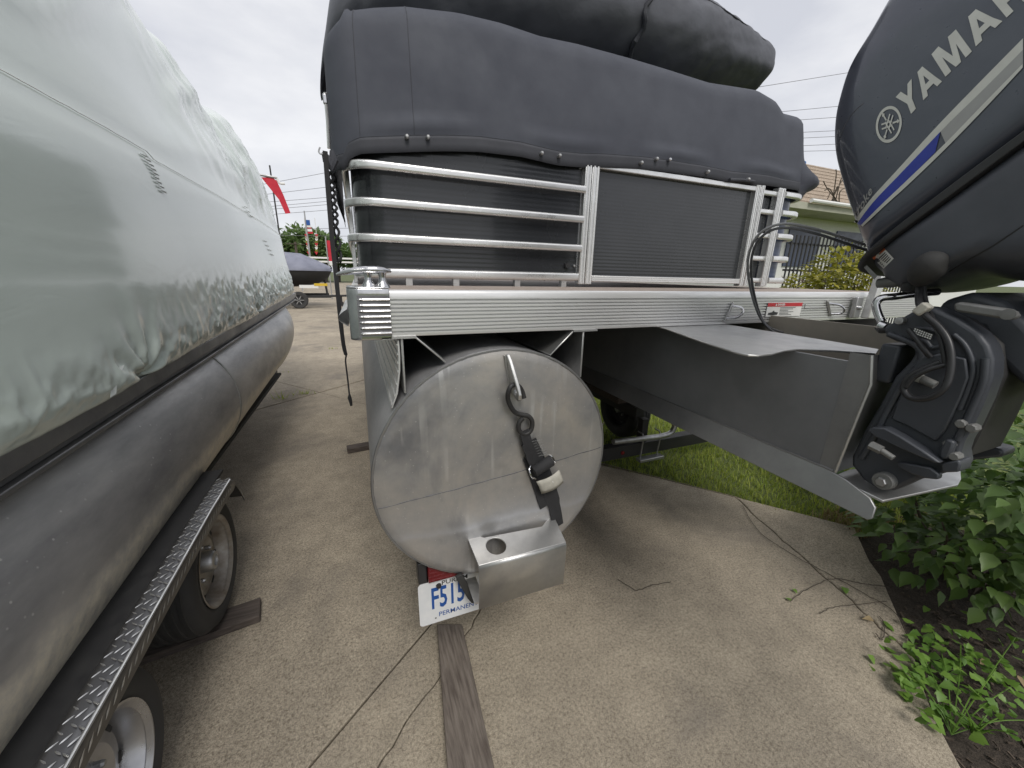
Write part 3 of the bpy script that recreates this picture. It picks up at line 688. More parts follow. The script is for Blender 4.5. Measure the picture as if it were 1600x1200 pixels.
# binding strip along the hem
b = MB(); rows = []
for t in (-.028, -.012, .02, .055, .072, .080): rows.append([cover_pt(c, max(t, 0)) + V((0, 0, min(t, 0)*.5)) + cpath[c][2]*(.006 if -.02 < t < .075 else .001) for c in range(len(cpath))])
b.grid(rows); b.build('hem_binding', M['coverdark'], cover, 60)
b = MB(); b.tube([cover_pt(c, .082)+cpath[c][2]*.0012 for c in range(len(cpath))], .0016, 5); b.build('stitch_seam', M['coverdark'], cover)
def col_at(x): return min((i for i in range(18, len(cpath)) if cpath[i][2].y < -.99), key=lambda i: abs(cpath[i][0]-x))
c0 = col_at(ay(636, 120, 1.5).x)
b = MB(); b.tube([cover_pt(c0, k/30)+V((0, -.0002, 0)) for k in range(2, 30)], .0011, 5); b.build('stitch_seam', M['coverdark'], cover)
c1 = 16
b = MB(); b.tube([cover_pt(c1, k/30)+cpath[c1][2]*.0002 for k in range(2, 30)], .0010, 5); b.build('stitch_seam', M['coverdark'], cover)
for (x, y) in [(636, 213), (669, 214), (847, 239), (875, 243), (1003, 254), (1027, 248), (1047, 249), (1107, 268), (1170, 280)]:
    p = ay(x, y, 1.468); b = MB(); b.lathe([(0, -.007), (.004, -.0065), (.0065, -.004), (.0075, 0), (.0072, .012)], p, 'Y', 14); b.build('snap', M['galv'] if x != 1047 else M['chrome'], cover)
# folded strap under the hem
b = MB(); p = ay(1140, 281, 1.475); q = ay(1178, 284, 1.475); b.tube([p, (p+q)/2+V((0, -.004, .002)), q], .008, 8); b.build('strap_end', M['coverdark'], cover)

# ---- hold-down straps hanging on the port side
strap = thing('cover_strap', (-.05, 1.55, 1.0), 'black hold-down strap hanging from the cover beside the left corner', 'strap')
def ribbon(path, w, th, wdir, name, m, parent, bevel=.0006):
    path = [V(p) for p in path]; rows = []
    for i, p in enumerate(path):
        wd = V(wdir[i] if isinstance(wdir, list) else wdir).normalized(); t = (path[min(i+1, len(path)-1)]-path[max(i-1, 0)]).normalized(); nn = wd.cross(t).normalized()
        ww = w[i] if isinstance(w, list) else w
        rows.append([p+wd*ww/2+nn*th/2, p-wd*ww/2+nn*th/2, p-wd*ww/2-nn*th/2, p+wd*ww/2-nn*th/2])
    b = MB(); b.ring(rows); return b.build(name, m, parent, 30)
pts = [ay(x, y, 1.45) for x, y in [(508, 236), (512, 290), (516, 340), (520, 385), (526, 440), (532, 500), (537, 540), (541, 556)]]
ribbon(curve_pts(pts, 4), [.014]*22+[.013]*4+[.012]*2+[.005], .003, (1, .35, 0), 'webbing', M['web'], strap)
b = MB(); b.tube(curve_pts([ay(x, y, 1.45) for x, y in [(541, 556), (540, 565), (543, 590), (546, 618)]], 5), .0028, 6); b.build('cord', M['web'], strap)
b = MB(); b.tube([ay(x, y, 1.45) for x, y in [(546, 616), (546, 621), (548, 628), (549, 634)]], [.003, .007, .006, .004], 7); b.build('knot', M['web'], strap)
rp = curve_pts([ay(x, y, 1.5) for x, y in [(512, 250), (516, 268), (519, 290), (520, 310), (523, 330), (524, 350), (528, 380), (530, 410)]], 10)
for ph in (0, math.pi):
    b = MB(); b.tube([p+V((.008*math.sin(i*.55+ph), .006*math.cos(i*.55+ph), 0)) for i, p in enumerate(rp)], .0045, 6); b.build('twisted_cord', M['web'], strap)
b = MB(); b.tube(curve_pts([ay(x, y, 1.46) for x, y in [(500, 230), (498, 237), (502, 241), (508, 238)]], 5), .0022, 6); b.build('hook', M['galv'], strap)
b = MB(); b.tube([ay(x, y, 1.47) for x, y in [(505, 238), (512, 250), (518, 262), (522, 250), (518, 235)]], [.006, .016, .018, .014, .006], 8); b.build('buckle_pouch', M['coverdark'], strap)

# ================================================================ FOLDED BIMINI
bim = thing('bimini_top', (1.15, 1.95, 2.4), 'folded canopy rolled in a dark vinyl boot above the charcoal cover', 'canopy')
ctl = [(-.055, 2.22, .05), (-.045, 2.30, .10), (.05, 2.46, .19), (.3, 2.58, .22), (.7, 2.66, .24), (1.2, 2.70, .22), (1.7, 2.705, .185), (2.0, 2.70, .155), (2.2, 2.69, .13), (2.28, 2.68, .118), (2.305, 2.678, .10)]
b = MB(); rows = []; cp = curve_pts([(c[0], c[1], c[2]) for c in ctl], 22)
for i, c in enumerate(cp):
    row = []
    for k in range(72):
        a = 2*math.pi*k/72; rr = c.z*(1+.016*max(0, 1-3*abs(nz(c.x*9+a*2.2, a*2.0, 5)))+.012*max(0, 1-3*abs(nz(c.x*16-a*3, a*3.5, 8)))+.045*nz(c.x*5, math.cos(a)*1.5, math.sin(a)*1.5)+.035*nz(c.x*15, a*.8)+(.05*math.sin(a*7+c.x*4) if c.x > 1.9 else 0)*min(1, (c.x-1.9)*2 if c.x > 1.9 else 0))
        row.append(V((c.x+.02*math.sin(a), 1.95+rr*1.15*math.cos(a), c.y+rr*math.sin(a))))
    rows.append(row)
b.ring(rows); b.build('boot', M['boot'], bim, 60)
b = MB()
a0 = R(128)
seam = []
for i in range(75, len(cp)-6):
    c = cp[i]; a = R(150); seam.append(V((c.x+.02*math.sin(a), 1.95+c.z*1.17*math.cos(a), c.y+c.z*1.02*math.sin(a))))
b.tube(seam, .004, 5); b.build('zip_seam', M['coverdark'], bim)
# puckered tie strap round the roll
for j, xx in enumerate((1.30,)):
    c = min(cp, key=lambda q: abs(q.x-xx)); b = MB(); pth = []
    for k in range(60):
        a = 2*math.pi*k/60; rr = c.z*1.03+.006*math.sin(k*1.9); pth.append(V((xx+.012*math.sin(k*1.3), 1.95+rr*1.15*math.cos(a), c.y+rr*math.sin(a))))
    b.tube(pth, .011, 7, closed=True); b.build('tie_strap', M['coverdark'], bim)
for x in (.03, 2.22):      # frame legs standing on the side rails
    b = MB(); b.tube([(x, 2.0, 2.45), (x+(.02 if x < 1 else -.02), 2.6, 1.95)], .012, 8); b.build('frame_leg', M['rail'], bim)
b = MB(); b.tube([ay(508, 145, 1.62), ay(512, 190, 1.62), ay(514, 232, 1.62)], .006, 7); b.build('support_strut', M['rail'], bim)
b = MB(); b.box(ay(508, 155, 1.62), (.014, .014, .03)); b.build('hinge', M['chrome'], bim, bevel=.003)

# ================================================================ TIE-DOWN STRAP ON THE CAP
td = thing('tie_down_strap', (.5, .95, .7), 'black webbing tie-down strap with pale tag hooked to the round end cap', 'strap')
def cy(x, y, off=0.0): 
    p = ay(x, y, .955); return ay(x, y, cap_y(p.x, p.z)-off)
hp = [cy(819, 622, .030), cy(816, 612, .028), cy(811, 604, .030), cy(804, 601, .036), cy(798, 604, .042), cy(794, 614, .040), cy(794, 625, .030), cy(799, 637, .024), cy(806, 645, .02), cy(815, 648, .018), cy(825, 650, .018), cy(831, 657, .018), cy(831, 668, .018), cy(826, 676, .018), cy(818, 678, .018), cy(811, 672, .018), cy(811, 661, .02), cy(817, 653, .022)]
b = MB(); b.tube(curve_pts(hp, 5), .0072, 10); b.build('hook', M['blackpaint'], td)
wdv = V((.93, 0, .36))
ribbon(curve_pts([cy(819, 673, .020), cy(824, 690, .022), cy(833, 710, .022), cy(842, 730, .020)], 5), [.030]*6+[.044]*4+[.05]*6, .004, wdv, 'webbing', M['web'], td)
ribbon(curve_pts([cy(826, 690, .010), cy(840, 720, .010), cy(853, 750, .008), cy(866, 790, .006), cy(872, 822, .006)], 6), [.052]*14+[.05]*4+[.042]*7, .003, wdv, 'webbing', M['web'], td)
ribbon(curve_pts([cy(828, 712, .006), cy(842, 752, .005), cy(854, 790, .005)], 5), .050, .003, wdv, 'strap_tail', M['web'], td)
rl = [cy(834, 737, .03), cy(862, 719, .03)]
b = MB(); ax_ = (rl[1]-rl[0]); b.tube([rl[0], rl[0]+ax_*.03, rl[0]+ax_*.97, rl[1]], [.016, .018, .018, .016], 20); b.build('webbing_roll', M['web'], td, 50)
b = MB(); b.tube(curve_pts([cy(829, 728, .02), cy(827, 735, .03), cy(831, 745, .035), cy(837, 748, .03)], 5), .003, 8); b.build('buckle', M['chrome'], td)
b = MB(); b.tube(curve_pts([cy(857, 712, .02), cy(862, 713, .03), cy(868, 722, .03)], 5), .003, 8); b.build('buckle', M['chrome'], td)
tg0, tg1 = cy(838, 752, .028), cy(873, 734, .028); dn = (cy(846, 771, .02)-tg0)
rows = []; b = MB()
for k in range(9):
    t = k/8; p = tg0.lerp(tg1, t); bul = -.010*math.sin(math.pi*t)
    rows.append([p+V((0, bul, 0))+dn*s+V((0, -.004*math.sin(math.pi*s), 0)) for s in (0, .25, .5, .75, 1)])
b.grid(rows); tgo = b.build('strap_tag', M['tag'], td, 60); sm = tgo.modifiers.new('s', 'SOLIDIFY'); sm.thickness = .002
def on_tag(u, v):
    p = tg0.lerp(tg1, u); return p+V((0, -.010*math.sin(math.pi*u)-.004*math.sin(math.pi*(1-v))-.0016, 0))+dn*(1-v)
for (txt, u0, v0) in (('WEST', .30, .55), ('MARINE', .26, .16)):
    vs, fs = text2d(txt, .30, .006); stick(None, [(u0+u*.46, v0+v*1.2) for u, v in vs], fs, on_tag, 'tag_lettering', M['white'], tgo)
st = []
for k in range(14): st.append(cy(831+14*(k % 2)+k*.9, 690+k*1.9-5*(k % 2), .0248))
b = MB(); b.tube(st, .0007, 4); b.build('stitching', M['lgrey'], td)

# ================================================================ OUTBOARD MOTOR
mot = thing('outboard_motor', (1.22, .4, 1.1), 'dark blue-grey outboard motor tilted up on the stern, white lettering and blue stripe', 'outboard motor')
MC = 1.225; OY, OZ = .503, 1.554; s2 = math.sqrt(.5)
def uv(u, v, x=MC): return V((x, OY+(v-u)*s2, OZ+(u+v)*s2))
def closed_curve(pts, n=6):
    P_ = [V((p[0], p[1], 0)) for p in pts]; N = len(P_); out = []
    for i in range(N):
        p0, p1, p2, p3 = P_[i-1], P_[i], P_[(i+1) % N], P_[(i+2) % N]
        for k in range(n):
            t = k/n; q = .5*((2*p1)+(p2-p0)*t+(2*p0-5*p1+4*p2-p3)*t*t+(3*p1-p0-3*p2+p3)*t**3); out.append((q.x, q.y))
    return out
def inflate(out, Wd, c, name, m, parent, p=5.0, q=2.4, cx=MC, K=16, fn=uv):
    rows = []
    ss = [math.sin(math.pi/2*k/K) for k in range(1, K+1)]
    for sgn in (-1, 1):
        for s in (ss if sgn < 0 else ss[::-1][1:]):
            w = Wd*max(0, 1-s**p)**(1/q); rows.append([fn(c[0]+(u-c[0])*s, c[1]+(v-c[1])*s, cx+sgn*w) for u, v in out])
    b = MB(); b.ring(rows); return b.build(name, m, parent, 70)
front = [(0.0, -.010), (-.002, .02), (.022, .109), (.046, .185), (.068, .244), (.095, .294), (.127, .334), (.180, .380), (.24, .402), (.30, .425), (.38, .445), (.48, .445), (.58, .41), (.65, .33), (.68, .20), (.665, .08), (.66, -.012), (.55, -.016), (.4, -.016), (.25, -.016), (.1, -.016)]
front = [(u-.02*max(0, 1-u/.4), v+.004*max(0, 1-u/.4)*(v > .05)) for u, v in front]
cowl = inflate(closed_curve(front), .232, (.33, .20), 'upper_cowl', M['motor'], mot, 13.0, 2.2, K=26)
belt = [(-.014, .008), (.30, .010), (.66, .010), (.66, -.009), (.3, -.009), (-.018, -.008)]
inflate(closed_curve(belt), .2335, (.32, 0), 'cowl_seal', M['blackplastic'], mot, 16, 2.2, K=26)
low = [(-.022, .012), (-.034, -.026), (-.037, -.048), (-.026, -.078), (.010, -.102), (.065, -.122), (.095, -.16), (.14, -.20), (.22, -.235), (.35, -.235), (.5, -.16), (.6, -.07), (.640, .010), (.5, .014), (.3, .014), (.1, .014)]
lowo = inflate(closed_curve(low), .230, (.26, -.09), 'lower_cowl', M['motorlow'], mot, 9, 2.2, K=26)
dg = bpy.context.evaluated_depsgraph_get()
def bvh_of(o):
    me = o.data; return BVHTree.FromPolygons([v.co.copy() for v in me.vertices], [tuple(p.vertices) for p in me.polygons])
bc, bl = bvh_of(cowl), bvh_of(lowo)
def onto(bv, P_, off=.0012):
    """photo survey point or (Y,Z) -> the port skin of the cowl"""
    h = bv.ray_cast(V((.5, P_.y, P_.z)), V((1, 0, 0)))
    return (h[0]-V((off, 0, 0))) if h[0] else V((1.02, P_.y, P_.z))
def seen(bv, x, y, off=.0012):
    d = ray(x, y).normalized(); h = bv.ray_cast(CAM, d)
    return (h[0]-V((off, 0, 0))) if h[0] else ax(x, y, 1.02)
# lettering runs along the cowl flank
def letters():
    """heavy grotesque capitals from non-overlapping pieces, unit height"""
    Yp = [[(0, 1), (.28, 1), (.48, .66), (.62, .42), (.36, .42)], [(.68, 1), (.96, 1), (.62, .42), (.48, .66)], [(.36, .42), (.62, .42), (.62, 0), (.36, 0)]]
    Ap = [[(0, 0), (.27, 0), (.34, .19), (.42, .40), (.54, .72), (.54, 1), (.37, 1)], [(.81, 0), (1.08, 0), (.71, 1), (.54, 1), (.54, .72), (.66, .40), (.74, .19)], [(.34, .19), (.74, .19), (.66, .40), (.42, .40)]]
    Mp = [[(0, 0), (.26, 0), (.26, .62), (.36, 1), (0, 1)], [(.26, .62), (.47, 0), (.59, .36), (.36, 1)], [(.59, .36), (.47, 0), (.71, 0), (.92, .62), (.82, 1)], [(.92, .62), (.92, 0), (1.18, 0), (1.18, 1), (.82, 1)]]
    Hp = [[(0, 0), (.27, 0), (.27, .38), (.27, .62), (.27, 1), (0, 1)], [(.27, .38), (.66, .38), (.66, .62), (.27, .62)], [(.66, 0), (.93, 0), (.93, 1), (.66, 1), (.66, .62), (.66, .38)]]
    return [('Y', Yp, .96), ('A', Ap, 1.08), ('M', Mp, 1.18), ('A', Ap, 1.08), ('H', Hp, .93), ('A', Ap, 1.08)]
def dense(poly, n=5):
    out = []
    for i in range(len(poly)):
        a, c = poly[i], poly[(i+1) % len(poly)]
        for k in range(n): out.append((a[0]+(c[0]-a[0])*k/n, a[1]+(c[1]-a[1])*k/n))
    return out
BT = [(-.49, 1413, 189), (0, 1428, 174), (.52, 1443, 157), (1.60, 1472, 128), (1.66, 1478, 120), (2.83, 1518, 82), (2.89, 1525, 73), (3.96, 1565, 35), (4.02, 1573, 28), (4.94, 1610, -6), (6.1, 1662, -50)]
HT = [(-.5, -13, -37), (0, -14, -37), (1.06, -20, -33.5), (2.2, -24, -36), (3.4, -26, -33), (5, -30, -33), (6.2, -33, -32)]
def flank(u, v, off=.0013):
    x = lerp([(t[0], t[1]) for t in BT], u)+v*lerp([(t[0], t[1]) for t in HT], u); y = lerp([(t[0], t[2]) for t in BT], u)+v*lerp([(t[0], t[2]) for t in HT], u)
    return seen(bc, x, y, off)
uo = -.49
for ch, polys, wd in letters():
    b = MB()
    for pl in polys:
        pp = dense(pl, 3); b.add([flank(uo+x, y) for x, y in pp], [tuple(range(len(pp)))])
    b.build('letter', M['silver'], cowl, 0); uo += wd+.055
# tuning-fork emblem
def emb(u, v, off=.0014): return seen(bc, 1389.3+u*19.5+v*5.5, 194.5+u*4.0-v*28.5, off)
er = 1.0
b = MB(); n = 48; rows = [[emb(r_*math.cos(2*math.pi*k/n), r_*math.sin(2*math.pi*k/n)) for k in range(n)] for r_ in (er, er*.92, er*.83)]
b.grid(rows, cu=True); emo = b.build('emblem_ring', M['silver'], cowl, 0)
for j in range(3):
    a = R(22+120*j); b = MB(); ca, sa = math.cos(a), math.sin(a)
    def rq(pl, offv): b.add([emb(x*ca-y*sa, x*sa+y*ca, offv) for x, y in dense(pl, 2)], [tuple(range(len(pl)*2))])
    e = er; o_ = .0016+.0003*j
    rq([(e*.30, -e*.05), (e*.62, -e*.045), (e*.62, e*.045), (e*.30, e*.05)], o_)
    rq([(e*.62, -e*.045), (e*.70, -e*.12), (e*.84, 0), (e*.70, e*.12), (e*.62, e*.045)], o_)
    rq([(e*.30, e*.05), (e*.22, e*.17), (-e*.55, e*.17), (-e*.55, e*.08), (e*.20, e*.08)], o_)
    rq([(e*.30, -e*.05), (e*.20, -e*.08), (-e*.55, -e*.08), (-e*.55, -e*.17), (e*.22, -e*.17)], o_)
    b.build('tuning_fork', M['silver'], emo, 0)
# side stripe: silver edge lines, grey core, blue dart
def band(up, lo_, name, m, off=.0013):
    n = 14; U = curve_pts([(x, y, 0) for x, y in up], n); L = curve_pts([(x, y, 0) for x, y in lo_], n)
    b = MB(); b.grid([[seen(bc, p.x, p.y, off) for p in U], [seen(bc, (p.x+q.x)/2, (p.y+q.y)/2, off) for p, q in zip(U, L)], [seen(bc, q.x, q.y, off) for q in L]]); return b.build(name, m, cowl, 0)
T1 = [(1334, 347), (1362, 310), (1404, 264), (1466, 196), (1530, 130), (1599, 60)]
T2 = [(1340, 349), (1367, 314), (1410, 269), (1470, 206), (1535, 142), (1599, 78)]
T3 = [(1346, 352), (1378, 320), (1420, 280), (1478, 224), (1542, 158), (1599, 100)]
T4 = [(1349, 354), (1382, 323), (1425, 284), (1483, 228), (1546, 163), (1599, 106)]
band(T1, T2, 'stripe_edge', M['silver']); band([T2[3], T2[4], T2[5]], [T3[3], T3[4], T3[5]], 'stripe_core', M['greydecal'])
band([T2[0], T2[1], T2[2], T2[3]], [T3[0], T3[1], T3[2], (1462, 238)], 'blue_dart', M['blue'], .0018); band(T3, T4, 'stripe_edge', M['silver'], .0022)
# small script lettering near the front edge
vs, fs = text2d('troke', 1.0, .014, .8); mxu = max(u for u, v in vs)
stick(None, [(u/mxu, v) for u, v in vs], fs, lambda u, v: seen(bc, 1338+u*26-v*6, 344-u*44-v*17, .0014), 'script_lettering', M['greydecal'], cowl)
# cowl crease lines
for pts in ([(1308, 235), (1316, 205), (1330, 180), (1350, 160)],):
    b = MB(); b.tube([seen(bc, p.x, p.y, .0002) for p in curve_pts([(x, y, 0) for x, y in pts], 6)], .0009, 5); b.build('cowl_crease', M['motor'], cowl)
b = MB(); b.tube([seen(bl, p.x, p.y, -.0005) for p in curve_pts([(1483, 424, 0), (1520, 402, 0), (1553, 383, 0), (1599, 352, 0)], 6)], .0016, 5); b.build('panel_gap', M['ink'], lowo)
# stickers on the chin
def sticker(c4, name, m, parent, off=.001, n=4):
    b = MB(); rows = []
    for i in range(n+1):
        t = i/n; a = V((*c4[0], 0)).lerp(V((*c4[3], 0)), t); c = V((*c4[1], 0)).lerp(V((*c4[2], 0)), t)
        rows.append([seen(bl, a.x+(c.x-a.x)*k/n, a.y+(c.y-a.y)*k/n, off) for k in range(n+1)])
    b.grid(rows); return b.build(name, m, parent, 0)
c4 = [(1362, 402), (1380, 386), (1397, 404), (1381, 420)]
stk = sticker(c4, 'caution_sticker', M['white'], lowo)
sticker([(1362, 402), (1380, 386), (1384, 390), (1366, 406)], 'sticker_header', M['orange'], stk, .0016)
for k in range(5):
    f0 = .34+k*.125; a = (1362+(1381-1362)*f0+2, 402+(420-402)*f0-1.5); c = (1380+(1397-1380)*f0-2.5, 386+(404-386)*f0+2)
    sticker([a, c, (c[0]+1.1, c[1]+1.1), (a[0]+1.1, a[1]+1.1)], 'print_line', M['ink'], stk, .0016, 2)
sk2 = sticker([(1350, 418), (1354, 414), (1371, 431), (1366, 437)], 'small_sticker', M['lgrey'], lowo)
# rubber boot and knob under the cowl
bp = [seen(bl, x, y, .004) for x, y in [(1440, 440), (1446, 426), (1462, 410), (1482, 400)]]
b = MB(); b.tube(curve_pts(bp, 5), [.012, .014, .017, .020, .022, .024, .025, .026, .026, .025, .024, .022, .018, .014, .009, .004], 16); b.build('cable_boot', M['rubber'], mot, 60)
kp_ = ax(1421, 446, 1.05); b = MB(); b.lathe([(0, -.014), (.011, -.012), (.013, -.004), (.013, .006), (.009, .012), (.007, .03)], kp_, 'Z', 14); b.build('latch_knob', M['blackplastic'], mot)
b = MB(); pts = [ax(x, y, 1.06) for x, y in [(1372, 443), (1395, 440), (1415, 436)]]; b.tube(pts, [.010, .013, .010], 10); b.build('chin_lip', M['lgrey'], mot)

# ---- clamp brackets
BR = [(1378, 512), (1400, 501), (1440, 478), (1462, 482), (1495, 497), (1530, 520), (1545, 540), (1552, 562), (1550, 590), (1538, 625), (1518, 668), (1505, 690), (1500, 706), (1504, 728), (1470, 741), (1430, 751), (1395, 767), (1372, 766), (1348, 750), (1330, 727), (1330, 714), (1350, 672), (1372, 636), (1398, 588), (1420, 566), (1429, 552), (1424, 541), (1400, 534), (1384, 527)]
def cast(px, X0, X1, name, m, bev=.006, seg=3, ref=None):
    ref = ref or X0; b = MB(); q = [ax(x, y, ref) for x, y in px]; b.prism([(X0, p.y, p.z) for p in q], (X1-X0, 0, 0)); return b.build(name, m, mot, 30, bevel=bev, seg=seg)
clamp = cast(BR, 1.0, 1.05, 'clamp_bracket', M['motorcast'], .007)
def onp(x, y, X=.998): return ax(x, y, X)
def ridge(pts, r, name='casting_rib', m='motorcast', X=.999, n=6):
    b = MB(); b.tube(curve_pts([onp(x, y, X) for x, y in pts], n), r, 7); return b.build(name, M[m], clamp, 60)
ridge([(1388, 522), (1412, 531), (1432, 541), (1440, 555), (1436, 572), (1412, 598), (1385, 645), (1362, 690), (1346, 716)], .006)
ridge([(1430, 513), (1450, 514), (1466, 520)], .004)
ridge([(1426, 527), (1446, 533), (1456, 543), (1472, 540)], .0042)
ridge([(1490, 523), (1505, 536), (1516, 556), (1520, 580), (1512, 610), (1500, 640)], .0045)
ridge([(1540, 560), (1536, 598), (1516, 645), (1496, 688)], .006)
cast([(1434, 560), (1470, 552), (1510, 560), (1514, 590), (1502, 622), (1478, 672), (1462, 690), (1415, 664), (1392, 655), (1402, 628), (1416, 596)], .9935, 1.002, 'clamp_boss', M['motorcast'], .003, 2, .995)
cast([(1357, 671), (1366, 667), (1386, 668), (1410, 681), (1445, 703), (1473, 723), (1462, 722), (1430, 709), (1400, 696), (1370, 682)], .972, 1.0, 'wedge_rib', M['motorcast'], .003, 2, .98)
cast([(1402, 722), (1412, 722), (1455, 730), (1470, 741), (1468, 749), (1448, 747), (1425, 740), (1405, 730)], .985, 1.0, 'lower_foot', M['motorcast'], .003, 2, .99)
cast([(1470, 724), (1500, 718), (1503, 726), (1500, 737), (1474, 738)], .985, 1.03, 'foot_tip', M['motorcast'], .003, 2, .99)
b = MB(); b.tube([onp(1360, 695, .965), onp(1378, 704, .965)], .009, 6); st_ = b.build('stud_nut', M['lgrey'], clamp, 30)
b = MB(); b.tube([onp(1376, 703, .965), onp(1396, 716, .965)], .0058, 10); b.build('stud', M['lgrey'], clamp)
bp_ = onp(1379, 752, .985)
b = MB(); b.lathe([(.018, .02), (.018, 0), (.0165, -.003), (.0, -.003)], bp_, 'X', 24); w_ = b.build('washer', M['lgrey'], clamp)
b = MB(); b.lathe([(.0095, 0), (.0095, -.008), (.008, -.010), (0, -.010)], bp_, 'X', 6); b.build('bolt', M['galv'], clamp, 20)
b = MB(); b.lathe([(.007, .01), (.007, -.004), (0, -.005)], onp(1406, 501, .99), 'X', 14); b.build('bolt', M['galv'], clamp)
for (x, y, m_) in ((1502, 662, 'lgrey'), (1519, 669, 'lgrey'), (1483, 694, 'lgrey'), (1492, 713, 'lgrey')):
    b = MB(); b.lathe([(.008, .012), (.008, -.004), (.006, -.006), (0, -.006)], onp(x, y, .992), 'X', 8); b.build('bolt', M[m_], clamp, 25)
cast([(1468, 712), (1470, 700), (1480, 684), (1494, 690), (1490, 704), (1484, 716), (1474, 718)], .985, 1.0, 'anode_recess', M['motorcast'], .004, 2, .99)
# data plate on the bracket
dp = [(1423, 521), (1429, 511), (1459, 522), (1455, 532)]
b = MB(); b.add([ax(x, y, .9915) for x, y in dp], [(0, 1, 2, 3)]); dpo = b.build('data_plate', M['ink'], clamp, 0)
rr_ = random.Random(4)
for r_ in range(3):
    for k in range(8):
        t0 = .04+k*.117; t1 = t0+.075+.02*rr_.random(); w0 = .12+r_*.29; w1 = w0+.2
        def pp(s, w): 
            a = V((*dp[1], 0)).lerp(V((*dp[2], 0)), s); c = V((*dp[0], 0)).lerp(V((*dp[3], 0)), s); q = a.lerp(c, w); return ax(q.x, q.y, .9912)
        b = MB(); b.add([pp(t0, w0), pp(t1, w0), pp(t1, w1), pp(t0, w1)], [(0, 1, 2, 3)]); b.build('print_block', M['white'], dpo, 0)
BR2 = [(1535, 555), (1560, 568), (1598, 602), (1596, 612), (1550, 668), (1541, 684), (1546, 694), (1572, 700), (1576, 707), (1570, 712), (1530, 716), (1490, 730), (1478, 716), (1500, 660), (1520, 610)]
cast(BR2, 1.20, 1.26, 'clamp_bracket', M['motorcast'], .006, 2, 1.22)
cast([(1380, 520), (1440, 480), (1500, 500), (1545, 540), (1550, 590), (1515, 670), (1490, 720), (1400, 750), (1345, 740), (1350, 690), (1400, 600), (1430, 560)], 1.05, 1.20, 'swivel_housing', M['blackpaint'], .01, 2, 1.0)
cast([(1455, 500), (1470, 470), (1520, 455), (1570, 470), (1620, 520), (1660, 580), (1650, 640), (1600, 605), (1553, 560), (1530, 515)], 1.06, 1.36, 'swivel_arm', M['motorcast'], .012, 3, 1.06)
# tilt link and steering rod
cast([(1489, 474), (1500, 472), (1570, 482), (1584, 487), (1588, 493), (1585, 499), (1575, 500), (1500, 488), (1490, 486)], 1.0, 1.022, 'tilt_link', M['lgrey'], .004, 2, 1.0)
b = MB(); b.lathe([(.009, 0), (.009, -.003), (0, -.0035)], ax(1576, 491, .9985), 'X', 20); b.build('pivot_pin', M['lgrey'], mot)
b = MB(); b.tube(curve_pts([ax(1378, 503, 1.03), ax(1372, 490, 1.03), ax(1369, 475, 1.03), ax(1377, 466, 1.035), ax(1400, 463, 1.05), ax(1430, 459, 1.08), ax(1465, 456, 1.12)], 7), .0075, 12); b.build('steering_rod', M['chrome'], mot)
b = MB(); b.tube([ax(1372, 512, 1.02), ax(1377, 517, 1.01), ax(1385, 517, 1.01), ax(1392, 512, 1.02)], .006, 8); b.build('rod_clevis', M['blackplastic'], mot)
b = MB(); b.tube([ax(1374, 508, 1.02), ax(1384, 512, 1.02)], .011, 12); b.build('rod_end', M['chrome'], mot)
# hoses
def hose(pts, r, m='blackplastic', X=.985, name='hose'):
    b = MB(); b.tube(curve_pts([ax(p[0], p[1], p[2] if len(p) > 2 else X) for p in pts], 8), r, 10); return b.build(name, M[m], mot, 60)
hose([(1438, 440, 1.03), (1436, 460, 1.02), (1437, 476, 1.0), (1446, 492, .985), (1466, 510, .98), (1480, 530, .975), (1486, 555, .97), (1484, 585, .965), (1474, 608, .96), (1450, 622, .96), (1425, 622, .965), (1412, 608, .97), (1420, 590, .972), (1440, 578, .975), (1470, 566, .98)], .0058)
hose([(1442, 440, 1.03), (1446, 470, 1.02), (1458, 500, .99), (1470, 530, .98), (1476, 560, .975), (1478, 575, .975)], .0040)
hose([(1478, 570, .975), (1450, 578, .968), (1428, 590, .966), (1416, 605, .966)], .0045)
hose([(1420, 515, .99), (1432, 530, .985), (1445, 548, .985), (1454, 558, .99)], .0045)
b = MB(); p = ax(1442, 483, .985); b.box(p, (.02, .016, .022), Matrix.Rotation(.6, 3, 'X')); b.build('hose_tag', M['tag'], mot, bevel=.003)
b = MB(); b.tube([ax(1428, 588, .985), ax(1440, 592, .985)], .0085, 8); b.build('grease_fitting', M['silver'], mot)
b = MB(); b.tube([ax(1440, 592, .985), ax(1462, 602, .985)], .0075, 10); b.build('grease_fitting', M['lgrey'], mot)
# leg, gearcase, ventilation plate, propeller (mostly outside the frame)
leg = closed_curve([(.08, -.18), (.20, -.20), (.33, -.18), (.31, -.4), (.28, -.7), (.24, -.86), (.10, -.86), (.09, -.6), (.075, -.4)])
inflate(leg, .085, (.19, -.5), 'midsection', M['motorcast'], mot, 4, 2.2)
b = MB(); b.prism([uv(.02, -.80, MC-.11), uv(.36, -.80, MC-.13), uv(.36, -.80, MC+.13), uv(.02, -.80, MC+.11)], uv(0, -.812, 0)-uv(0, -.80, 0)); b.build('ventilation_plate', M['motorcast'], mot, bevel=.004)
gp = [(-.06, .004), (-.03, .035), (.05, .055), (.2, .058), (.30, .05), (.34, .045)]
b = MB(); rows = []
for u, r_ in gp: rows.append([uv(u, -.98+r_*math.sin(2*math.pi*k/20), MC+r_*math.cos(2*math.pi*k/20)) for k in range(20)])
b.ring(rows); b.build('gearcase', M['motorcast'], mot)
b = MB(); b.prism([uv(.02, -1.02, MC-.006), uv(.18, -1.02, MC-.006), uv(.2, -1.17, MC-.006), uv(.12, -1.17, MC-.006)], (.012, 0, 0)); b.build('skeg', M['motorcast'], mot, bevel=.004)
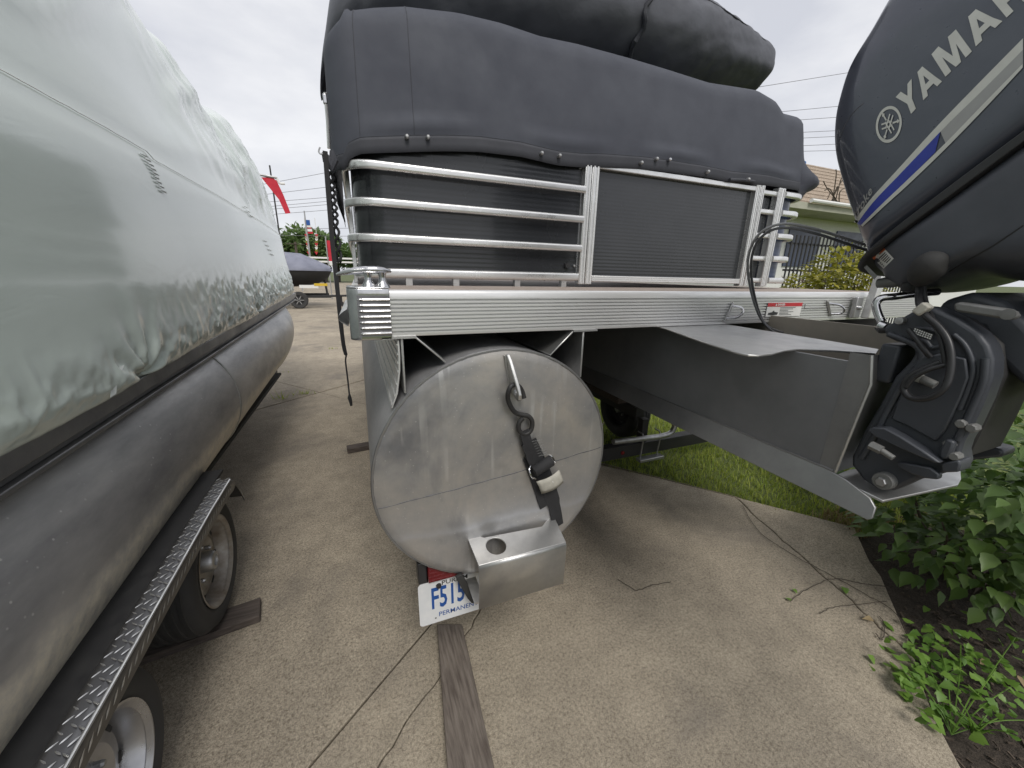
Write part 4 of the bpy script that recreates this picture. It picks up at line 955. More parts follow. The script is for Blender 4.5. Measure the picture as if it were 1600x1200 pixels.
for k in range(3):
    a = R(30+120*k); rows = []; b = MB()
    for r_ in (.045, .09, .13, .155):
        w = .06*math.sin(min(1, (r_-.02)/.13)*2.4)+.012; rows.append([uv(.39+s*w*.55, -.98+r_*math.sin(a+s*.4*w/.05), MC+r_*math.cos(a+s*.4*w/.05)) for s in (-1, -.4, .4, 1)])
    b.grid(rows); pb = b.build('propeller_blade', M['darkalu'], mot, 60); sm = pb.modifiers.new('s', 'SOLIDIFY'); sm.thickness = .005
b = MB(); rows = []
for u, r_ in ((.34, .044), (.44, .04), (.46, .02)): rows.append([uv(u, -.98+r_*math.sin(2*math.pi*k/16), MC+r_*math.cos(2*math.pi*k/16)) for k in range(16)])
b.ring(rows); b.build('propeller_hub', M['darkalu'], mot)
b = MB(); b.bb((1.0, .40, 1.30), (1.44, .432, 1.38)); b.build('transom_clamp_plate', M['motorcast'], mot, bevel=.005)

M['cablegrey'] = surf('dark_cable', (.16, .16, .17), (.13, .13, .14), 20, .4); M['cablelight'] = surf('light_cable', (.34, .34, .35), (.28, .28, .29), 20, .35)
# control cables looping from the stern to the motor
for nm, off, lb in (('control_cable', 0, 'outer of two grey control cables looping over the rim to the motor'), ('control_cable', 1, 'inner of two grey control cables looping over the rim to the motor')):
    k = off*6
    P_ = [(1256, 512, .99), (1244, 522-k*.4, .955), (1218, 522-k*.7, .93), (1196, 508-k*.3, .905), (1180+k*.5, 478, .88), (1169+k*.8, 430, .85), (1171+k*.9, 394, .82), (1188+k*.7, 364+k*.7, .78), (1222, 350+k, .735), (1270, 357+k*1.1, .685), (1345, 380+k*1.3, .62), (1400, 398+k, .58)]
    b = MB(); b.tube(curve_pts([ay(*p) for p in P_], 9), .0036, 10); o = b.build(nm, M['cablelight'] if not off else M['cablegrey'], None, 60); tag(o, lb, 'cable', 'control cables at the stern')

# ================================================================ TRAILER UNDER THE MAIN BOAT
tr = thing('boat_trailer', (1.2, 3, 0), 'black boat trailer under the grey pontoon boat with licence plate and red tail light', 'trailer')
def tb(a, c, nm, m='blackpaint', bev=.004): b = MB(); b.bb(a, c); return b.build(nm, M[m], tr, bevel=bev)
tb((.24, 1.05, .40), (.32, 5.6, .49), 'frame_rail'); tb((2.0, 2.26, .40), (2.08, 5.6, .49), 'frame_rail')
tb((.20, 1.35, .49), (.44, 5.4, .545), 'bunk', 'darkwood'); tb((1.92, 2.4, .49), (2.14, 5.4, .545), 'bunk', 'darkwood')
tb((.2, 2.17, .12), (3.05, 2.25, .225), 'cross_member'); tb((.2, 3.6, .24), (2.6, 3.68, .34), 'cross_member'); tb((.3, 2.18, .2), (.36, 2.24, .42), 'upright'); tb((2.01, 2.18, .2), (2.07, 2.24, .42), 'upright')
b = MB(); b.tube(curve_pts([(1.70, 2.13, .30), (2.0, 2.13, .285), (2.18, 2.13, .28), (2.27, 2.13, .30), (2.30, 2.13, .37)], 6), .022, 12); b.build('guide_arm', M['galv'], tr)
b = MB(); b.tube([(2.30, 2.13, .36), (2.302, 2.13, .36), (2.31, 2.13, 1.0)], [.02, .034, .034], 14); b.build('guide_post', M['beige'], tr)
for x in (1.99, 2.16):
    b = MB(); b.tube([(x, 2.145, .10), (x, 2.13, .29), (x, 2.15, .315), (x, 2.20, .318)], .006, 8); b.build('u_bolt', M['galv'], tr)
tb((1.96, 2.10, .088), (2.2, 2.16, .112), 'u_bolt_plate', 'galv')
b = MB(); b.lathe([(.016, 0), (.016, -.008), (0, -.012)], (1.83, 2.17, .17), 'Y', 16); b.build('side_marker', M['red'], tr)
def wheel_parts(parent, c, R_=.28, w=.19, rim=.175, m_rim='galv', nspoke=5, side=1):
    """wheel on the X axis, outer face towards side"""
    hw = w/2*side; b = MB()
    prof = [(rim, -hw*.85), (rim+.02, -hw), (R_-.045, -hw*1.03), (R_-.015, -hw*.92), (R_-.002, -hw*.7), (R_, 0), (R_-.002, hw*.7), (R_-.015, hw*.92), (R_-.045, hw*1.03), (rim+.03, hw*1.0), (rim+.012, hw*.95), (rim, hw*.85)]
    b.lathe(prof, c, 'X', 48)
    ty = b.build('tyre', M['rubber'], parent, 50)
    for k in range(-2, 3):
        q = MB(); h = k*w*.155; rr = R_-.0005-.002*(abs(k) == 2); q.lathe([(rr, h-.009), (rr+.004, h-.007), (rr+.004, h+.007), (rr, h+.009)], c, 'X', 48); q.build('tread_rib', M['rubber'], ty)
    b = MB(); b.lathe([(rim+.001, -hw*.8), (rim-.006, -hw*.6), (rim-.02, -hw*.2), (rim-.022, hw*.35), (rim-.010, hw*.55), (rim-.006, hw*.82), (rim+.006, hw*.93), (rim+.010, hw*.99), (rim+.004, hw*1.0), (rim-.008, hw*.88)], c, 'X', 48)
    rm = b.build('rim', m_rim if not isinstance(m_rim, str) else M[m_rim], parent, 40)
    b = MB(); b.lathe([(rim-.024, hw*.20), (rim*.80, hw*.42), (rim*.62, hw*.50), (rim*.5, hw*.36), (rim*.30, hw*.40), (.0, hw*.40)], c, 'X', 40); dsc = b.build('wheel_disc', m_rim if not isinstance(m_rim, str) else M[m_rim], parent, 40)
    for k in range(8):
        a = 2*math.pi*(k+.5)/8; q = MB(); rr = rim*.80; px_, pz_ = rr*math.cos(a), rr*math.sin(a)
        q.box((c[0]+hw*.425, c[1]+px_, c[2]+pz_), (.006, .030, .014), Matrix.Rotation(a+math.pi/2, 3, 'X')); q.build('vent_slot', M['ink'], dsc, bevel=.004)
    for k in range(nspoke):
        a = 2*math.pi*k/nspoke+.3; q = MB(); q.lathe([(.0095, 0), (.0095, hw*.16), (.006, hw*.22), (0, hw*.22)], (c[0]+hw*.37, c[1]+rim*.40*math.cos(a), c[2]+rim*.40*math.sin(a)), 'X', 6); q.build('lug_nut', M['galv'], dsc, 20)
    b = MB(); b.lathe([(rim*.24, hw*.38), (rim*.24, hw*.80), (rim*.2, hw*.90), (rim*.13, hw*.92), (rim*.12, hw*.84), (0, hw*.84)], c, 'X', 24); b.build('hub', M['galv'], dsc)
for cc in ((2.28, 2.75, .30), (.62, 3.1, .28)):
    wh = MB(); b = MB(); b.lathe([(.02, -.02), (.02, .02)], cc, 'X', 12); ho = b.build('wheel', M['blackpaint'], tr); wheel_parts(ho, cc, .28, .19, .17, 'darkvoid', side=-1)
# licence plate + tail light
PY_ = 1.0; q = MB(); pw, ph = .31, .170
out = [(x+.095+pw/2, z+.375+ph/2) for x, z in rrect(pw, ph, .012)]
q.prism([(x, PY_, z) for x, z in out], (0, .002, 0)); lp = q.build('licence_plate', M['platewhite'], tr)
def on_pl(u, v): return V((.095+u, PY_-.0006, .375+v))
vs, fs = text2d('F515', .118, .0022, .50); stick(None, [(u+.038, v+.062) for u, v in vs], fs, on_pl, 'plate_number', M['plateblue'], lp)
vs, fs = text2d('PERMANENT TRAILER', .026, .0002, .92); stick(None, [(u+.062, v+.023) for u, v in vs], fs, on_pl, 'plate_caption', M['plateblue'], lp)
vs, fs = text2d('PURE/M', .024, .0003, 1.1); stick(None, [(u+.075, v+.148) for u, v in vs], fs, on_pl, 'plate_slogan', M['ink'], lp)
b = MB(); b.add([on_pl(*p) for p in [(.052+.003*math.cos(R(a)), .020+.003*math.sin(R(a))) for a in range(0, 360, 30)]], [tuple(range(12))]); b.build('bolt_hole', M['ink'], lp, 0)
b = MB(); b.lathe([(.009, 0), (.008, -.006), (0, -.007)], on_pl(.066, .150), 'Y', 14); b.build('plate_bolt', M['blackplastic'], lp)
tl = tb((.128, .992, .548), (.245, 1.03, .612), 'tail_light', 'red', .004); tb((.098, 1.0, .545), (.126, 1.05, .625), 'light_bracket', 'blackplastic'); tb((.12, 1.032, .44), (.30, 1.045, .62), 'light_bracket', 'blackpaint')
for k in range(4): b = MB(); b.bb((.13, .9905, .555+k*.014), (.243, .9925, .559+k*.014)); b.build('lens_rib', M['red'], tl)
rows = [ay(712, 903, .965), ay(722, 898, .965), ay(744, 934, .965), ay(744, 942, .965), ay(737, 943, .965), ay(731, 936, .965)]
b = MB(); b.prism(rows, (0, .012, 0)); b.build('hanger_tab', M['rubber'], tr, bevel=.002)
# wood under the trailer and beside it
b = MB(); A = az(664, 990, 0); B_ = az(700, 980, 0); p = [az(683, 975, .04), az(722, 975, .04), az(775, 1210, .04), az(700, 1210, .04)]
p = [(p_.x, p_.y) for p_ in p]; dxy = (p[3][0]-p[0][0], p[3][1]-p[0][1]); dx2 = (p[2][0]-p[1][0], p[2][1]-p[1][1])
p[3] = (p[0][0]+dxy[0]*1.7, p[0][1]+dxy[1]*1.7); p[2] = (p[1][0]+dx2[0]*1.7, p[1][1]+dx2[1]*1.7)
b.prism([(x, y, .004) for x, y in p], (0, 0, .036)); o = b.build('wood_plank', M['wood'], None, bevel=.003); tag(o, 'long weathered timber lying on the concrete under the licence plate', 'plank')
c = az(552, 700, .02); b = MB(); b.box((c.x+.10, c.y, .022), (.30, .09, .04), Matrix.Rotation(.12, 3, 'Z')); o = b.build('wood_block', M['darkwood'], None, bevel=.003); tag(o, 'short dark timber block poking out beside the grey pontoon tube', 'wood block')

# ================================================================ LEFT BOAT
lb = thing('pontoon_boat', (-1.8, 2, .55), 'pontoon boat at the left with a dull weathered aluminium tube below its white wrap', 'boat')
TL = R(1.6)       # bow slightly up
def lz(y): return (y-1.0)*math.tan(TL)
LX, LZ, LR = -1.055, .745, .362
def lring(r, y, dz=0, n=64, cx=LX): return [V((cx+r*math.cos(2*math.pi*k/n), y, LZ+lz(y)+dz+r*math.sin(2*math.pi*k/n))) for k in range(n)]
def lpont(cx):
    b = MB(); rows = [lring(LR, y, 0, 64, cx) for y in (-1.6, -.5, .5, 1.5, 2.5, 3.3, 4.1)]
    for k in range(1, 13):
        t = k/12; y = 4.1+1.55*t; r = LR*math.sqrt(max(0, 1-t**2.6))+.004; rows.append(lring(r, y, (LR-r)*.62, 64, cx))
    b.ring(rows); return b.build('pontoon', M['tubeleft'], lb, 50)
lt = lpont(LX); lpont(-2.6)
for y in (2.5, -.2):
    b = MB(); rnd = random.Random(8); b.tube([p+V((0, rnd.uniform(-.001, .001), 0)) for p in lring(LR+.001, y)], .005, 6, closed=True); b.build('weld_seam', M['plate'], lt)
# spray strake low on the tube
b = MB(); pr_ = []
for y in (-1.6, 0, 1.5, 3, 4.2, 4.6):
    a = R(-24); base = V((LX+LR*math.cos(a), y, LZ+lz(y)+LR*math.sin(a))); pr_.append([base, base+V((.0, 0, -.030)), base+V((-.02, 0, -.055))])
# deck edge and channel rails above the tube
for (x0, x1, z0, z1, nm, m) in ((-.745, -.715, 1.072, 1.12, 'deck_rim', 'darkalu'), (-.760, -.738, 1.045, 1.070, 'rim_channel', 'darkalu'), (-.765, -.722, 1.030, 1.044, 'rub_rail', 'darkalu')):
    b = MB(); b.ring([[V((x, y, z+lz(y))) for x, z in ((x0, z0), (x1, z0), (x1, z1), (x0, z1))] for y in (-1.6, 5.35)]); b.build(nm, M[m], lb, bevel=.003)
b = MB(); b.ring([[V((x, y, z+lz(y))) for x, z in ((-2.95, 1.075), (-.75, 1.075), (-.75, 1.11), (-2.95, 1.11))] for y in (-1.6, 5.3)]); b.build('deck', M['darkalu'], lb)

# ---- shrink wrap
wr = thing('shrink_wrap', (-1.8, 2, 1.1), 'pale green-white shrink-wrap film stretched over the boat at the left', 'shrink wrap')
HM = [(0, 710), (90, 664), (180, 615), (240, 580), (300, 545), (370, 508), (430, 475)]
hem_w = [(-1.6, 1.11)] + [(p.y, p.z) for p in (ax(x, y, -.715) for x, y in HM)] + [(5.1, 1.25), (5.6, 1.30)]
SE = [(0, 120), (160, 205), (330, 300), (405, 345)]
seam_w = [(-1.6, 1.93)] + [(p.y, p.z) for p in (ax(x, y, -.76) for x, y in SE)] + [(5.6, 1.86)]
TP = [(200, 0), (215, 28), (232, 48), (248, 58), (258, 75), (268, 100), (285, 130), (300, 150), (309, 172)]
TP2 = [(312, 172), (330, 178), (350, 182), (358, 200), (370, 222), (385, 250), (400, 272), (415, 285), (430, 298), (440, 318), (446, 340)]
KX = -.98; 
top_w = [(-1.6, 3.05)] + [(p.y, p.z) for p in (ax(x, y, KX) for x, y in TP)]
t2 = [(p.y, p.z) for p in (ax(x, y, KX) for x, y in TP2)]
top_w += [q for q in t2 if q[0] > top_w[-1][0]]
WE = 5.45
def wrap_profile(y):
    h = lerp(hem_w, y); s = lerp(seam_w, y); t = lerp(top_w, min(y, 5.3)); 
    k = max(0, (y-4.9)/(WE-4.9)); 
    prof = [(-.722, h-.012), (-.706, h+.004), (-.700, h+.05), (-.700, h+.14), (-.712, h+(s-h)*.4), (-.726, h+(s-h)*.65), (-.738, h+(s-h)*.9), (-.752, s+.01), (-.80, s+(t-s)*.30), (-.86, s+(t-s)*.62), (KX+.05, s+(t-s)*.90), (KX-.03, t+.015), (KX-.18, t+.07), (-1.6, t+.16), (-1.9, t+.17), (-2.3, t+.05), (-2.85, s+.1), (-3.0, 1.5), (-3.02, h)]
    return prof
b = MB(); rows = []; NY = 760
for i in range(NY+1):
    y = -1.6+(WE+1.6)*(i/NY); pf = [V((p[0], 0, p[1])) for p in wrap_profile(y)]; cp_ = curve_pts(pf, 8); row = []
    h = lerp(hem_w, y)
    for j, p in enumerate(cp_):
        dz_ = p.z-h; d = 0.0
        if p.x > -1.5:
            near = math.exp(-(dz_/.14)**2)*.55*min(1, max(.12, dz_/.05)); far_ = min(1, max(0, (y-1.5)/2.2)); sw = lerp(seam_w, y)
            wx, wz = y+.06*nz(y*3, p.z*3, 1), p.z+.05*nz(y*4, p.z*4, 2)
            def rg(a, c, k, sh=3.0): return max(0.0, 1-sh*abs(nz(a, c, k)))
            d += near*(.016*nz(y*5, p.z*7, 1)+.013*rg(wx*7+wz*5, wz*6, 11)+.009*rg(wx*16-wz*6, wz*15, 5)+.005*rg(wx*36, wz*33, 2, 2.4))
            d += math.exp(-((dz_-.15)/.13)**2)*far_*(.012*rg(wx*12, wz*15, 9)+.008*rg(wx*27+wz*9, wz*26, 4, 2.5)-.006)
            d += .016*nz(y*.9, p.z*1.5, 7)
            if p.z > sw+.04:
                q_ = min(1, (p.z-sw-.04)/.2)
                d += q_*(.055*nz(y*.75-p.z*.9, p.z*1.9, 2)+.020*rg(y*.9-p.z*1.6, p.z*2.2, 6, 4))
                fr2 = min(1, max(0, (y-2.5)/1.5)); d += q_*fr2*(.030*rg(wx*2.6-wz*1.4, wz*2.4, 8, 3)+.016*rg(wx*6+wz*5, wz*4, 3, 3)-.01)
            # gathers round the tie points
            for ty in (1.62, 3.35):
                r2 = math.hypot((y-ty)*1.0, dz_-.01); an = math.atan2(dz_, y-ty)
                d += .016*math.exp(-(r2/.16)**2)*math.sin(an*9)*(r2/(r2+.03))-.02*math.exp(-(r2/.05)**2)
        e = max(0, (y-5.0)/(WE-5.0)); 
        row.append(V((p.x+d-(.22*e**2.2 if p.x > -1.9 else -.22*e**2.2), y+ .3*d, p.z-.25*d)))
    rows.append(row)
nc = len(rows[0])
for f in (.15, .35, .6, .85): rows.append([V((p.x+(-1.88-p.x)*f, WE+.06*math.sin(f*1.6)+.03*nz(p.z*6, p.x*5), p.z+(1.7-p.z)*f)) for p in rows[NY]])
b.grid(rows); b.build('film', M['wrap'], wr, 0 if False else 75)
b = MB(); sp = []
for k in range(120):
    y = .2+k*.042; cp_ = rows[int((y+1.6)/(WE+1.6)*NY)]; zz = lerp(seam_w, y); p = min(cp_[:80], key=lambda q: abs(q.z-zz)); sp.append(V((p.x+.0055, y, p.z+.003*nz(y*20, 1))))
b.tube(sp, .0014, 5); b.build('heat_seam', M['white'], wr)
# little melted pleats (pairs of short creases)
for (x, y, n, ln) in ((222, 240, 5, 12), (236, 275, 4, 10), (385, 322, 3, 7), (410, 375, 4, 6), (440, 372, 3, 6)):
    for k in range(n):
        a = ax(x+k*3, y+k*7, -.735); c = ax(x+k*3+ln, y+k*7+ln*.55, -.735)
        def snap(p):
            i = int((p.y+1.6)/(WE+1.6)*NY); cp_ = rows[max(0, min(NY, i))][:90]; q = min(cp_, key=lambda w: abs(w.z-p.z)); return V((q.x+.005, p.y, p.z))
        b = MB(); m_ = (a+c)/2; b.tube([snap(a), snap(m_)+V((.004, 0, 0)), snap(c)], [.001, .004, .001], 6); b.build('pleat', M['shrinktie'], wr)
for i, (x, y, pts) in enumerate((((183), 575, [(190, 572), (186, 582), (179, 596), (177, 618)]), (189, 583, [(188, 580), (192, 590), (193, 598)]), (345, 488, [(345, 484), (343, 496), (341, 510)]), (388, 478, [(389, 472), (388, 486)]), (421, 465, [(421, 460), (420, 478)]))):
    q = [ax(px, py, -.693) for px, py in pts]; ribbon(curve_pts(q, 4), .022 if i == 0 else .012, .0015, (.2, 1, .2), 'tie_end', M['shrinktie'], wr)

# ---- left trailer
lt_ = thing('boat_trailer', (-1.6, 2, 0), 'tandem-axle trailer at the left with a diamond plate fender over two wheels', 'trailer')
FX = -.605; fz = [(.2, .48), (.788, .525), (1.397, .602), (1.80, .617), (1.871, .600)]
def fen(y): return .555+.045*min(1, max(0, (y-.4)/1.2))
b = MB(); sec = [(FX-.052, .008), (FX-.04, .007), (FX-.02, .003), (FX-.006, 0), (FX, -.005), (FX+.002, -.014), (FX+.002, -.055)]
path = [(-.9, 0), (-.4, 0), (.2, 0), (.8, 0), (1.2, 0), (1.6, 0), (1.80, 0), (1.85, -.006), (1.885, -.028), (1.92, -.075), (1.96, -.155)]
fr_ = []
for (y, dz) in path: fr_.append([V((x, y, fen(y)+dz+(h if y < 1.86 else h*.5))) for x, h in sec])
b.grid(fr_); fd = b.build('fender', M['fenderplate'], lt_, 35); sm = fd.modifiers.new('s', 'SOLIDIFY'); sm.thickness = .004; sm.offset = -1
b = MB(); b.tube([V((FX-.001, y, fen(y)-.0015)) for y in (-.9, 0, .4, .8, 1.2, 1.6, 1.84)], .0042, 8); b.build('fender_highlight', M['rail'], fd)  # bright thin tube added as the highlight along the fender's edge
# raised tread bars, alternately angled
tm = MB()
def bar(c, ang, nrm='Z', L=.021, w=.0040, h=.0022):
    rows_ = []
    for t, ww, hh in ((-1, .1, 0), (-.6, .8, .8), (0, 1, 1), (.6, .8, .8), (1, .1, 0)):
        d = V((math.cos(ang), math.sin(ang), 0))*(L/2*t); s_ = V((-math.sin(ang), math.cos(ang), 0))*(w/2*ww)
        rows_.append([c+d-s_, c+d+V((0, 0, h*hh+.0003)), c+d+s_])
    tm.grid(rows_)
iy = 0; y = -.6
while y < 1.84:
    for ix in range(3):
        x = FX-.009-ix*.0165-(.0); c = V((x, y+(.0 if ix % 2 else .015), 0)); h = .003+(.010)*min(1, (FX-x)/.12); c.z = fen(c.y)+h*.95+.0004
        bar(c, R(52) if (ix+iy) % 2 else R(-38))
    iy += 1; y += .0245
tr_ = tm.build('tread_pattern', M['rail'], fd, 60); tag(tr_, kind='stuff')
tm = MB(); y = -.6
while y < 1.82:
    rows_ = []
    for t, ww in ((-1, .1), (0, 1), (1, .1)): 
        c = V((FX+.0025, y+.014*t, fen(y)-.030+.010*t)); rows_.append([c+V((0, -.0028*ww, .0028*ww)), c+V((.002*ww, 0, 0)), c+V((0, .0028*ww, -.0028*ww))])
    tm.grid(rows_); y += .031
tr2 = tm.build('tread_pattern', M['rail'], fd, 60); tag(tr2, kind='stuff')
for (nm, cc, mr) in (('wheel', (-.755, 1.69, .308), 'rimrust'), ('wheel', (-.755, .90, .275), 'galv')):
    b = MB(); b.lathe([(.02, -.05), (.02, .02)], cc, 'X', 12); ho = b.build(nm, M['blackpaint'], lt_)
    if mr == 'rimrust': M['rimrust'] = surf('worn_rim', (.42, .40, .37), (.22, .18, .14), 12, .5, .5)
    else: M['rimsil'] = surf('silver_rim', (.50, .50, .51), (.42, .42, .43), 12, .30, .8); mr = 'rimsil'
    wheel_parts(ho, cc, .272, .20, .178, mr, side=1)
for (a, c, nm, m) in (((-1.05, -1.2, .34), (-.97, 5.0, .44), 'frame_rail', 'blackpaint'), ((-2.7, -1.2, .34), (-2.62, 5.0, .44), 'frame_rail', 'blackpaint'), ((-1.16, -1.0, .405), (-.86, 4.6, .43), 'bunk', 'darkvoid'), ((-2.6, 1.25, .28), (-.97, 1.33, .36), 'axle_beam', 'blackpaint'), ((-.97, .3, .30), (-.80, 2.2, .42), 'spring_hanger', 'darkvoid'), ((-.80, -.9, .30), (-.775, 1.85, fen(1)-.03), 'fender_skirt', 'darkvoid')):
    b = MB(); b.bb(a, c); b.build(nm, M[m], lt_, bevel=.004)
b = MB(); b.ring([[V((x, y, fen(y)+h)) for x, h in ((-.96, -.02), (FX-.054, -.008), (FX-.054, .004), (-.96, -.005))] for y in (-.9, .4, 1.6, 1.95)]); b.build('fender_gap_shade', M['ink'], lt_)  # black sheet added as the deep shade between tube and fender
# plank under the far wheel
b = MB(); P_ = [az(x, y, .036) for x, y in [(352, 993), (338, 1030), (250, 1040), (262, 998)]]
b = MB(); cc = V((-.73, 1.60, .018)); b.box((-.735, 1.635, .018), (.40, .115, .035), Matrix.Rotation(.16, 3, 'Z')); o = b.build('wood_block', M['darkwood'], None, bevel=.003); tag(o, 'short dark timber block under the far wheel of the left trailer', 'wood block')

# ================================================================ VEGETATION
def leaf_mesh(name, m, L=.06, W_=.032, fold=.25, lobes=0):
    """one pointed leaf: midrib fold, toothed edge; lies along +X from its stalk"""
    b = MB(); N = 7; up = []; mid = []; dn = []
    for k in range(N+1):
        t = k/N; w = W_/2*math.sin(math.pi*min(1, t**.62))**1.25*(1.08-.16*(k % 2)); 
        if lobes: w = W_/2*[.15, .95, .75, 1.0, .62, .5, .28, 0][k]
        z = -.18*L*t*t; mid.append(V((L*t, 0, z))); up.append(V((L*t-(.10*L if lobes and k in (1, 3) else 0), w, z+w*fold))); dn.append(V((L*t-(.10*L if lobes and k in (1, 3) else 0), -w, z+w*fold)))
    b.grid([up, mid, dn]); o = b.build(name, m, None, 0); me = o.data; bpy.data.objects.remove(o)
    for p in me.polygons: p.use_smooth = True
    return me
def place(me, name, loc, direc, nrm, s, parent):
    x = V(direc).normalized(); z = V(nrm); z = (z-x*z.dot(x)).normalized(); y = z.cross(x)
    o = bpy.data.objects.new(name, me); COL.objects.link(o); o.parent = parent
    o.matrix_parent_inverse = Matrix.Translation(-V(parent.location))
    o.matrix_basis = Matrix(((x.x*s, y.x*s, z.x*s, loc[0]), (x.y*s, y.y*s, z.y*s, loc[1]), (x.z*s, y.z*s, z.z*s, loc[2]), (0, 0, 0, 1))); return o
def rv(r): 
    while True:
        p = V((r.uniform(-1, 1), r.uniform(-1, 1), r.uniform(-1, 1)))
        if .05 < p.length < 1: return p
def leaves_merged(name, spots, me, m, parent):
    vs0 = [v.co.copy() for v in me.vertices]; fs0 = [tuple(p.vertices) for p in me.polygons]; b = MB()
    for loc, direc, nrm, s in spots:
        x = V(direc).normalized(); z = V(nrm); z = (z-x*z.dot(x)).normalized(); y = z.cross(x)
        b.add([V(loc)+x*(q.x*s)+y*(q.y*s)+z*(q.z*s) for q in vs0], fs0)
    me2 = bpy.data.meshes.new(name); me2.from_pydata(b.v, [], b.f); me2.materials.append(m); me2.polygons.foreach_set('use_smooth', [True]*len(b.f))
    o = bpy.data.objects.new(name, me2); COL.objects.link(o)
    if parent: o.parent = parent; o.matrix_parent_inverse = Matrix.Translation(-V(parent.location))
    o['kind'] = 'stuff'; return o
def visible_order(p): 
    d = (p-CAM); return d.length
# ---- big shrub at the right
def shrub(loc, blobs, nleaf, seed, label, me, m, stems=9, top_n=280, droop=.2, scale=(.8, 1.35), nm='shrub'):
    r = random.Random(seed); t = thing(nm, loc, label, 'shrub')
    spots = []; tot = sum(b_[3]*b_[4] for b_ in blobs)
    for (cx, cy_, cz_, rx, rz) in blobs:
        for _ in range(int(nleaf*rx*rz/tot)):
            d = rv(r).normalized(); f = r.uniform(.45, 1.0)**.6; p = V((cx+d.x*rx*f, cy_+d.y*rx*f, cz_+d.z*rz*f))
            if p.z < .02: p.z = .02+r.uniform(0, .06)
            out = V((d.x, d.y, d.z*.35-droop)) + rv(r)*.5; nn = V((d.x*.45, d.y*.45, 1))+rv(r)*.35
            spots.append((p, out, nn, r.uniform(*scale)))
    spots.sort(key=lambda q: visible_order(q[0])-.4*q[0].z)
    for q in spots[:top_n]: place(me, 'leaf', q[0], q[1], q[2], q[3], t)
    if spots[top_n:]: leaves_merged('leaf_mass', spots[top_n:], me, m, t)
    for k in range(stems):
        b_ = blobs[k % len(blobs)]; e = V((b_[0]+r.uniform(-.6, .6)*b_[3], b_[1]+r.uniform(-.6, .6)*b_[3], b_[2]+r.uniform(-.2, .7)*b_[4])); a = V((loc[0]+r.uniform(-.1, .1), loc[1]+r.uniform(-.1, .1), -.02))
        b = MB(); mid = (a+e)/2+V((r.uniform(-.08, .08), r.uniform(-.08, .08), .06)); b.tube(curve_pts([a, mid, e], 6), [.009-.006*i/12 for i in range(13)], 6); b.build('stem', M['bark'], t)
    return t
lm = leaf_mesh('shrub_leaf', M['leaf'], .078, .044, .25)
shrub((2.85, .62, 0), [(2.55, .70, .38, .30, .34), (2.75, .48, .50, .34, .42), (2.45, .48, .42, .26, .30), (3.05, .75, .52, .42, .48), (2.62, .30, .55, .30, .38), (3.2, .3, .6, .5, .5), (2.9, .98, .35, .3, .3), tuple(ay(1590, 690, .50)) + (.26, .30), tuple(ay(1600, 780, .42)) + (.24, .3)], 2300, 11, 'dense dark green leafy shrub under the tilted outboard motor', lm, M['leaf'], 14, 280, .2, (.65, 1.2))
shrub((3.3, 1.6, 0), [(3.35, 1.5, .45, .4, .45), (3.7, 1.2, .5, .5, .5), (3.9, 2.0, .5, .5, .5)], 900, 12, 'leafy green shrub standing behind the motor bracket at the lawn edge', lm, M['leaf'], 8, 60)
# ---- bright low creeper at the pad corner
im = leaf_mesh('creeper_leaf', M['ivy'], .050, .042, .18, 1)
iv = thing('creeper', (1.72, .36, 0), 'bright green creeper with lobed leaves spilling over the concrete edge', 'plant'); r = random.Random(21); cnt = 0
for (x, y, n, sp) in [(1425, 1050, 26, .055), (1460, 1040, 30, .06), (1500, 1020, 26, .07), (1440, 1090, 26, .05), (1470, 1110, 18, .05), (1400, 1060, 14, .04), (1530, 1050, 20, .08), (1560, 1080, 18, .09), (1580, 1010, 16, .09), (1500, 1075, 22, .06), (1590, 1130, 10, .07), (1450, 1010, 14, .06)]:
    c = az(x, y, .02)
    b = MB(); e = c+V((r.uniform(-.05, .05), r.uniform(-.05, .05), .03)); b.tube(curve_pts([V((1.78, .27, 0)), (V((1.78, .27, 0))+e)/2+V((0, 0, .03)), e], 5), .0018, 5); b.build('stem', M['ivy'], iv)
    for _ in range(n):
        p = c+V((r.gauss(0, sp), r.gauss(0, sp), 0)); p.z = .01+abs(r.gauss(.03, .025)); place(im, 'leaf', p, V((r.uniform(-1, 1), r.uniform(-1, 1), r.uniform(-.35, .1))), V((r.uniform(-.35, .35), r.uniform(-.5, .2), 1)), r.uniform(.5, .95), iv)
# weed stalk in the bed foreground
for (px, py, n, h, lab) in ((1520, 1150, 9, .10, 'small weed with yellow-green stalks in the mulch beside the creeper'),):
    c = az(px, py, 0); t = thing('weed', c, lab, 'plant')
    for k in range(n):
        a = r.uniform(0, 6.28); e = c+V((math.cos(a)*.05, math.sin(a)*.05, h*r.uniform(.4, 1))); b = MB(); b.tube(curve_pts([c, (c+e)/2+V((0, 0, .02)), e], 4), [.003]*4+[.002]*4+[.001], 5); b.build('stalk', M['ivy'], t)
        place(im, 'leaf', e, e-c, V((0, 0, 1)), .5, t)
